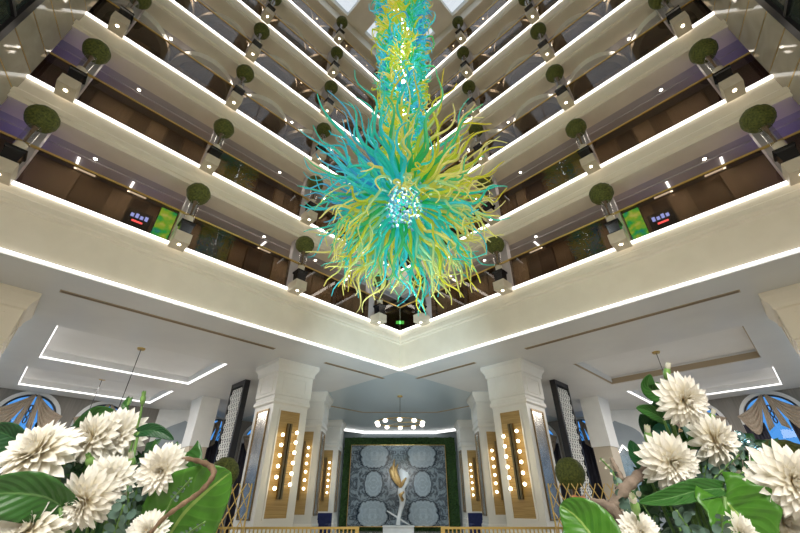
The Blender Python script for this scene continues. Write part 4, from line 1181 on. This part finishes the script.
big_leaf([(30, 452, .92), (14, 440, .92), (0, 433, .92), (-14, 430, .92)], .07, M['leaf_deep'], 'dark green leaf behind the drooping dahlia at the left edge', -1, .2, (0, .3, 1))
big_leaf([(72, 436, .99), (84, 425, .98), (98, 414, .97), (116, 412, .96)], .05, M['leaf_mid'], 'green leaf standing behind the touching pair of dahlias', -1, .2, (-.2, .4, 1))
big_leaf([(138, 432, .92), (150, 430, .92), (162, 433, .92), (174, 440, .92)], .032, M['leaf_deep'], 'narrow green leaf arching to the right of the touching dahlias', -1, .2, (0, .6, .8))
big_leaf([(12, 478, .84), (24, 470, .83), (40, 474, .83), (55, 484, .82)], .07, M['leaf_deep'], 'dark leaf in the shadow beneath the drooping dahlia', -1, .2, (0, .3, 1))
big_leaf([(186, 452, .92), (182, 470, .9), (176, 488, .88), (165, 505, .87)], .10, M['leaf_mid'], 'green leaf between the vine dahlia and the big bright leaf', -1, .2, (.1, .2, 1))
big_leaf([(130, 398, 1.0), (127, 403, .99), (125, 407, .98), (130, 414, .98)], .018, M['leaf_mid'], 'tiny curled leaf below the tall green bud', -1, .2, (.5, .2, 1))
big_leaf([(606, 560, .74), (592, 536, .78), (576, 517, .82), (560, 505, .85)], .115, M['leaf_bright'], 'bright green leaf with yellow midrib at the bottom beside the gold lattice', 1, .2, (-.1, .2, 1))
big_leaf([(724, 488, .80), (698, 490, .80), (668, 498, .79), (638, 503, .78)], .042, M['leaf_mid'], 'long green leaf lying across the right bouquet', 1, .3, (0, .75, .6))
big_leaf([(724, 496, .78), (736, 508, .76), (752, 526, .74), (772, 552, .72)], .135, M['leaf_bright'], 'large folded bright green leaf in the middle of the right bouquet', 1, .35, (-.1, .25, 1), lobes=1)
big_leaf([(668, 395, .95), (656, 392, .95), (648, 386, .95), (650, 374, .95)], .05, M['leaf_mid'], 'green leaf at the upper left of the top white dahlia', 1, .2, (-.2, .2, 1))
big_leaf([(664, 420, .95), (655, 414, .95), (645, 410, .95), (636, 408, .95)], .036, M['leaf_mid'], 'small green leaf pointing left below the top dahlia', 1, .2, (0, .5, 1))
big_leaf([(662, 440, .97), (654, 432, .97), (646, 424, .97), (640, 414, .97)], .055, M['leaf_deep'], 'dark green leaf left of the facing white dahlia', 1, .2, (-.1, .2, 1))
big_leaf([(676, 442, .97), (668, 434, .96), (660, 430, .96), (652, 432, .96)], .045, M['teal_leaf'], 'rounded teal leaf between the two upper white dahlias', 1, .2, (0, .4, 1))
big_leaf([(700, 424, .98), (692, 436, .97), (686, 446, .97), (682, 458, .96)], .055, M['leaf_mid'], 'yellowish green leaf behind the upper white dahlias', 1, .2, (0, .2, 1))
big_leaf([(646, 470, .93), (640, 458, .93), (634, 450, .94), (630, 440, .95)], .045, M['leaf_deep'], 'dark leaf at the far left of the facing white dahlia', 1, .2, (0, .2, 1))

def bud(px, py, d, L, sd, label, up=(0, 1, .2), tip=True, wide=.45):
    c = at_depth(px, py, d); n = (RT * up[0] + UP * up[1] - FW * up[2]).normalized()
    t = thing('flower_bud', c, label, 'bud')
    mb = MB(); a, b, n = frame_of(n); K = 9
    pts = [c + n * (L * (j / (K - 1) - .5)) for j in range(K)]
    mb.tube(pts, [L * wide * .5 * max(.06, sin(pi * (.12 + .86 * j / (K - 1))) ** .8) for j in range(K)], 10); part(mb, 'calyx', M['bud'], t, True)
    mb = MB()
    for k in range(6):
        th = 2 * pi * k / 6; out = a * cos(th) + b * sin(th)
        add_petal(mb, c + out * L * .06 - n * L * .1, n, out, L * .8, L * .26, .25, -.3)
    part(mb, 'petal_tips', M['ivory'] if tip else M['bud'], t, True)
    v = VASE[sd] + Vector((random.uniform(-.03, .03), random.uniform(-.03, .03), .02)); e = c - n * L * .5
    mb = MB(); mb.tube([e + n * .003, e - n * .03, e.lerp(v, .5) + Vector((0, .02, 0)), v], .0028, 6); part(mb, 'stem', M['stem'], t, True)
bud(143, 399, .96, .030, -1, 'green bud standing tallest above the left bouquet', (.15, 1, 0), False)
bud(132, 461, .84, .034, -1, 'half open ivory bud between dahlias of the left bouquet', (0, 1, .2))
bud(90, 461, .82, .030, -1, 'bright green bud below the touching pair of dahlias', (0, 1, .3), False, .6)
bud(22, 472, .80, .024, -1, 'pale small bud beneath the drooping dahlia at the left edge', (0, 1, .3))
bud(667, 372, .93, .036, 1, 'half open white bud at the very top of the right bouquet', (.1, 1, .1))
bud(648, 436, .90, .040, 1, 'half open ivory bud left of the facing white dahlia', (-.15, 1, .1))
bud(635, 506, .76, .040, 1, 'green bud with pale tip at the bottom above the small dahlia', (-.35, 1, .2))
bud(712, 417, .97, .032, 1, 'small pale bud right of the top white dahlia', (.15, 1, .1))

def sprig(base, tip, nleaf, size, m, sd, label, name='eucalyptus_sprig', cat='foliage', round_=1.0, bend=(0, 0)):
    A = at_depth(*base); B = at_depth(*tip); t = thing(name, A, label, cat, group=None)
    mid = A.lerp(B, .5) + RT * bend[0] + UP * bend[1]
    K = 12; pts = [A * (1 - s) ** 2 + mid * 2 * s * (1 - s) + B * s * s for s in [j / (K - 1) for j in range(K)]]
    v = VASE[sd] + Vector((random.uniform(-.03, .03), random.uniform(-.03, .03), .02))
    mb = MB(); mb.tube([v, v.lerp(A, .6)] + pts, .0022, 6); part(mb, 'stem', M['stem'], t, True)
    mb = MB()
    for k in range(nleaf):
        s = (k + .6) / nleaf; i = min(int(s * (K - 1)), K - 2); p = pts[i].lerp(pts[i + 1], s * (K - 1) - i); tg = (pts[i + 1] - pts[i]).normalized()
        for q in (-1, 1):
            out = (tg.cross(-FW).normalized() * q + UP * random.uniform(-.3, .4) - FW * random.uniform(-.3, .8)).normalized()
            nrm = (-FW + RT * random.uniform(-.6, .6) + UP * random.uniform(-.4, .8)).normalized()
            sv = out.cross(nrm).normalized(); L = size * random.uniform(.75, 1.1) * (1.1 - .5 * s)
            ring = []
            for a in range(10):
                an = 2 * pi * a / 10; ring.append(p + out * (L * .55 + L * .5 * cos(an)) + sv * (L * .42 * round_ * sin(an)) + nrm * (.15 * L * cos(an) ** 2))
            cc = p + out * L * .55 - nrm * .06 * L
            mb.add([cc] + ring, [(0, 1 + a, 1 + (a + 1) % 10) for a in range(10)])
    part(mb, 'leaves', m, t, True)
random.seed(77)
EU = M['eucalyptus']
sprig((130, 545, .80), (128, 486, .80), 8, .026, EU, -1, 'grey green eucalyptus sprig below the vine dahlia')
sprig((110, 548, .74), (124, 505, .74), 6, .028, EU, -1, 'grey green eucalyptus sprig at the bottom between two dahlias')
sprig((150, 500, .84), (150, 455, .86), 6, .022, EU, -1, 'eucalyptus sprig rising left of the vine dahlia')
sprig((60, 480, .86), (68, 455, .88), 5, .022, EU, -1, 'eucalyptus sprig under the left pair of dahlias')
sprig((178, 540, .75), (205, 522, .72), 7, .010, EU, -1, 'thin pale sprig lying over the bottom of the bright leaf', round_=.8)
sprig((172, 500, .78), (192, 478, .76), 6, .010, EU, -1, 'thin pale sprig lying over the top of the bright leaf', round_=.8)
sprig((690, 500, .82), (742, 452, .88), 9, .026, EU, 1, 'grey green eucalyptus sprig under the blue baubles')
sprig((676, 520, .78), (690, 476, .84), 7, .026, EU, 1, 'eucalyptus sprig below the facing white dahlia')
sprig((700, 545, .72), (676, 510, .74), 7, .028, EU, 1, 'eucalyptus sprig at the bottom between small dahlia and folded leaf')
sprig((720, 540, .72), (722, 515, .70), 5, .022, EU, 1, 'eucalyptus sprig in front of the folded green leaf')
sprig((630, 520, .80), (612, 470, .92), 8, .022, EU, 1, 'eucalyptus sprig rising beside the gold lattice')
sprig((640, 500, .9), (600, 458, .96), 7, .014, M['ivory'], 1, 'pale blossom sprig in front of the lattice planter', name='blossom_sprig')
sprig((720, 480, .9), (776, 462, .9), 8, .015, M['ivory'], 1, 'pale blossom sprig above the largest white dahlia', name='blossom_sprig')
sprig((640, 560, .8), (655, 516, .80), 6, .024, EU, 1, 'eucalyptus sprig beside the green bud at the bottom')
sprig((740, 530, .8), (770, 496, .82), 6, .022, EU, 1, 'eucalyptus sprig left of the largest white dahlia')

for q, (bx, by, tx, ty, dd) in enumerate(((700, 500, 706, 462, .86), (715, 510, 728, 468, .87), (735, 505, 752, 478, .86), (690, 512, 668, 490, .83))):
    sprig((bx, by, dd), (tx, ty, dd + .02), 6, .028, EU, 1, ('eucalyptus sprig between the facing and the bauble dahlias', 'eucalyptus sprig straight below the bauble dahlia', 'eucalyptus sprig below the lowest blue bauble', 'eucalyptus sprig tucked above the long green leaf')[q])
for q, (bx, by, tx, ty, dd) in enumerate(((128, 520, 140, 480, .82), (118, 500, 126, 462, .9), (150, 535, 158, 505, .79), (20, 505, 62, 488, .80))):
    sprig((bx, by, dd), (tx, ty, dd + .02), 6, .024, EU, -1, ('eucalyptus sprig right of the large facing ivory dahlia', 'small eucalyptus sprig right below the touching pair', 'eucalyptus sprig above the small bottom cream dahlia', 'eucalyptus sprig behind the broad dark left leaf')[q])
# dense filler behind the flowers: nobody could count it
def filler(sd, boxes, label):
    random.seed(5 + sd); mb = MB()
    for (x0, x1, y0, y1, d0, d1, n) in boxes:
        for _ in range(n):
            p = at_depth(random.uniform(x0, x1), random.uniform(y0, y1), random.uniform(d0, d1))
            out = Vector((random.gauss(0, 1), random.gauss(0, 1), random.gauss(0, 1))).normalized(); nr = (-FW + UP * random.uniform(-.2, .9) + RT * random.uniform(-.7, .7)).normalized()
            out = (out - nr * out.dot(nr)).normalized(); sv = out.cross(nr); L = random.uniform(.028, .05); w = L * random.uniform(.3, .5)
            mi = random.choice((0, 0, 0, 1, 1, 2))
            mb.add([p, p + out * L * .35 + sv * w * .8 + nr * .004, p + out * L, p + out * L * .35 - sv * w * .8 + nr * .004, p + out * L * .45 - nr * .003], [(0, 1, 4), (1, 2, 4), (2, 3, 4), (3, 0, 4)], mi)
    o = mb.build('filler_foliage', [M['dark_leaf'], M['eucalyptus'], M['leaf_small']], origin=VASE[sd]); tag(o, label, 'foliage', kind='stuff')
M['leaf_small'] = noise_mat('small green leaf', (.04, .15, .03), (.09, .25, .05), 18, .5)
filler(-1, [(-10, 200, 465, 560, .88, .98, 560), (50, 160, 450, 480, .92, 1.0, 150), (-10, 120, 470, 500, .86, .95, 120)], 'dense dark filler leaves behind the left ivory dahlias')
filler(1, [(640, 800, 470, 560, .90, 1.0, 560), (655, 770, 440, 480, .96, 1.02, 140), (650, 690, 395, 440, .97, 1.02, 60)], 'dense dark filler leaves behind the right white dahlias')

# vine, driftwood, baubles, peach flower
def spline_tube(pts, rads, name, label, cat, m, knots=True):
    P = [at_depth(*q) for q in pts]; mb = MB(); out = []; rr = []
    for i in range(len(P) - 1):
        for f in range(6):
            x = f / 6; p0 = P[max(i - 1, 0)]; p1 = P[i]; p2 = P[i + 1]; p3 = P[min(i + 2, len(P) - 1)]
            out.append(.5 * ((2 * p1) + (p2 - p0) * x + (2 * p0 - 5 * p1 + 4 * p2 - p3) * x * x + (3 * p1 - p0 - 3 * p2 + p3) * x ** 3))
            rr.append((rads[i] * (1 - x) + rads[i + 1] * x) * (1 + (.18 * sin(len(out) * 1.9) if knots else 0)))
    out.append(P[-1]); rr.append(rads[-1]); mb.tube(out, rr, 9)
    o = mb.build(name, m, smooth=True, origin=P[0]); return tag(o, label, cat)
spline_tube([(140, 548, .74), (160, 522, .73), (180, 506, .72), (200, 492, .72), (213, 476, .73), (211, 467, .75), (198, 461, .79), (182, 459, .83), (168, 464, .88)], [.003, .0042, .0045, .0045, .005, .0058, .005, .004, .003], 'curled_vine', 'curled brown vine looping over the big bright green leaf', 'vine', M['bark'])
spline_tube([(640, 560, .84), (622, 520, .84), (606, 505, .86), (590, 500, .88)], [.014, .013, .010, .004], 'driftwood_branch', 'short brown driftwood branch reaching toward the gold lattice', 'branch', M['driftwood'])
spline_tube([(606, 520, .86), (622, 492, .86), (636, 478, .87), (648, 466, .9)], [.012, .013, .012, .006], 'driftwood_branch', 'thick grey driftwood branch left of the facing white dahlia', 'branch', M['driftwood'])
spline_tube([(622, 480, .9), (616, 468, .93), (611, 458, .96)], [.008, .006, .004], 'driftwood_branch', 'thin upright driftwood twig above the lattice planter', 'branch', M['driftwood'])
for px, py, r, lab in ((739, 436, 5, 'blue metallic bauble highest beside the white dahlia'), (748, 444, 5.5, 'blue metallic bauble in the middle of the row'), (759, 452, 6.5, 'blue metallic bauble lowest and largest of the row')):
    d = .98; c = at_depth(px, py, d); t = thing('bauble', c, lab, 'bauble', group='blue baubles in the bouquet')
    mb = MB(); mb.sphere(c, r * d / FPX, 16, 10); part(mb, 'ball', M['bauble'], t, True)
    mb = MB(); v = VASE[1]; mb.tube([c - Vector((0, 0, .004)), c.lerp(v, .5) + Vector((0, .02, 0)), v + Vector((0, 0, .02))], .0018, 6); part(mb, 'wire', M['chrome'], t)
c = at_depth(578, 500, 1.02); t = thing('peach_flower', c, 'small peach flower in front of the gold lattice planter', 'flower')
mb = MB(); random.seed(3)
for k in range(14):
    th = 2.4 * k; out = RT * cos(th) + UP * sin(th); add_petal(mb, c, -FW, out, .028 - .001 * k, .016, 1.3 - .07 * k, .2)
part(mb, 'petals', M['peach'], t, True)
mb = MB(); mb.tube([c, c + Vector((.03, .01, -.08)), VASE[1] + Vector((-.03, 0, .02))], .0025, 6); part(mb, 'stem', M['stem'], t)

# vases on pedestals (just below the frame)
for sd in (-1, 1):
    v = VASE[sd]; s = SIDE[sd]
    t = thing('flower_vase', (v.x, v.y, .8), 'white ceramic vase holding the %s bouquet' % s, 'vase')
    mb = MB(); mb.lathe([(.07, 0), (.11, .06), (.13, .2), (.10, .34), (.085, .42), (.07, .42), (.085, .34), (.10, .2), (.06, .05)], n=28); mb.build('body', M['vase'], t, True)
    t = thing('pedestal', (v.x, v.y, 0), 'white pedestal under the %s vase' % s, 'pedestal')
    mb = MB(); square_lathe(mb, (0, 0), [(.2, 0), (.2, .06), (.16, .1), (.15, .72), (.19, .76), (.19, .8)], 0); mb.build('body', M['paint_white'], t)

# ------------------------------------------------------------------ rear half of the building (behind the viewer)
for sd in (-1, 1):
    mb = MB(); mb.sbox(sd, -9.0, A0 + DEP, -9.2, -9.0, 0, ROOF + .8); struct('wall_rear_%s' % SIDE[sd], mb, M['paint'])

# ------------------------------------------------------------------ lights
def light(name, kind, loc, energy, color=(1, 1, 1), size=.1, rot=None, sy=None):
    l = bpy.data.lights.new(name, kind); l.energy = energy; l.color = color
    if kind == 'AREA':
        l.size = size
        if sy: l.shape = 'RECTANGLE'; l.size_y = sy
    else: l.shadow_soft_size = size
    o = bpy.data.objects.new(name, l); COL.objects.link(o); o.location = loc
    if rot: o.rotation_euler = rot
    return o
for h in holes:
    light('skylight_daylight', 'AREA', W(-1, (h[0] + h[1]) / 2, (h[2] + h[3]) / 2, ROOF + .35), 8, (.93, .96, 1), 2.9, (0, 0, pi / 4))
light('chandelier_lamp', 'POINT', CH + Vector((0, 0, -2.9)), 160, (.75, .93, 1), .15)  # bare lamp added in the air below the tendrils, cool light for the corner
light('chandelier_core_lamp', 'POINT', CH, 30, (.85, .97, 1), .3)
light('chandelier_column_lamp', 'POINT', CH + Vector((0, -1.5, 4.5)), 60, (.9, .97, 1), .2)
light('lobby_lamp', 'AREA', (0, -5.5, 6.1), 420, (1, .95, .88), 4, (radians(38), 0, 0))  # unseen area light added behind the viewer to brighten the flowers from the front
for sx in (-1, 1):
    g = light('gallery_flood', 'AREA', (sx * 3.2, -3.0, 8.5), 150, (1, .90, .74), 3.0)  # unseen fill added behind the viewer to light fascias and soffits evenly
    g.rotation_euler = (Vector((sx * -4.5, 11, 15)) - g.location).to_track_quat('-Z', 'Y').to_euler()
light('pendant_lamp', 'AREA', (0, -2.2, 4.4), 205, (1, .97, .93), 1.6, (radians(40), 0, 0))  # extra fill above the viewer, added to whiten the bouquets; no fixture there
up = light('floor_uplight', 'SPOT', (0, 3.2, .15), 5500, (.66, .88, 1), .15)  # added unseen spot that throws the cool light onto the inner corner
up.data.spot_size = radians(40); up.data.spot_blend = 1.0
up.rotation_euler = (Vector((0, 15.4, 6.9)) - Vector(up.location)).to_track_quat('-Z', 'Y').to_euler()
for sd in (-1, 1):
    light('hall_lamp', 'AREA', W(sd, 2.7, 20.1, CZ - .05), 430, (1, .95, .90), 1.2, (0, 0, pi / 4 if sd < 0 else -pi / 4), 5.0)  # added fill without a fixture, brightens the hall by bounce off the floor
light('nave_lamp', 'AREA', (0, 24.5, CZ - .06), 220, (.78, .91, 1), 3)  # added cool fill for the nave, no fixture of its own
for k in range(1, 7):
    for sd in (-1, 1):
        o = light('gallery_lamp', 'AREA', W(sd, 4.0, A0 + .85, soff(k) - .06), 70, (1, .90, .78), 12, (0, 0, 0), .25)
        o.rotation_euler = (0, 0, pi / 4 if sd < 0 else -pi / 4 + pi)
for k in (1, 2):
    for sd in (-1, 1):
        light('purple_lamp', 'POINT', W(sd, -2.6, A0 + 1.1, LED[k] + 1.2), 7, (.28, .22, 1), .08)
# world: day sky
w = bpy.data.worlds.new('sky'); scene.world = w; w.use_nodes = True
nt = w.node_tree; bg = nt.nodes['Background']
tc = N(nt, 'ShaderNodeTexCoord'); sp = N(nt, 'ShaderNodeSeparateXYZ'); nt.links.new(tc.outputs['Generated'], sp.inputs[0])
c = ramp(nt, sp.outputs['Z'], [(.0, (.24, .58, .92)), (.35, (.26, .60, .95)), (.7, (.9, .95, 1.0))])
nt.links.new(c, bg.inputs[0]); bg.inputs[1].default_value = 1.3

vs_ = scene.view_settings
scene.display_settings.display_device = 'sRGB'
vs_.view_transform = 'Standard'; vs_.look = 'None'; vs_.gamma = 1.0; vs_.exposure = -0.15
try: vs_.use_curve_mapping = False
except Exception: pass
scene.cycles.use_denoising = True
scene.cycles.max_bounces = 8; scene.cycles.diffuse_bounces = 4; scene.cycles.glossy_bounces = 3; scene.cycles.transparent_max_bounces = 16
scene.cycles.sample_clamp_indirect = 6.0
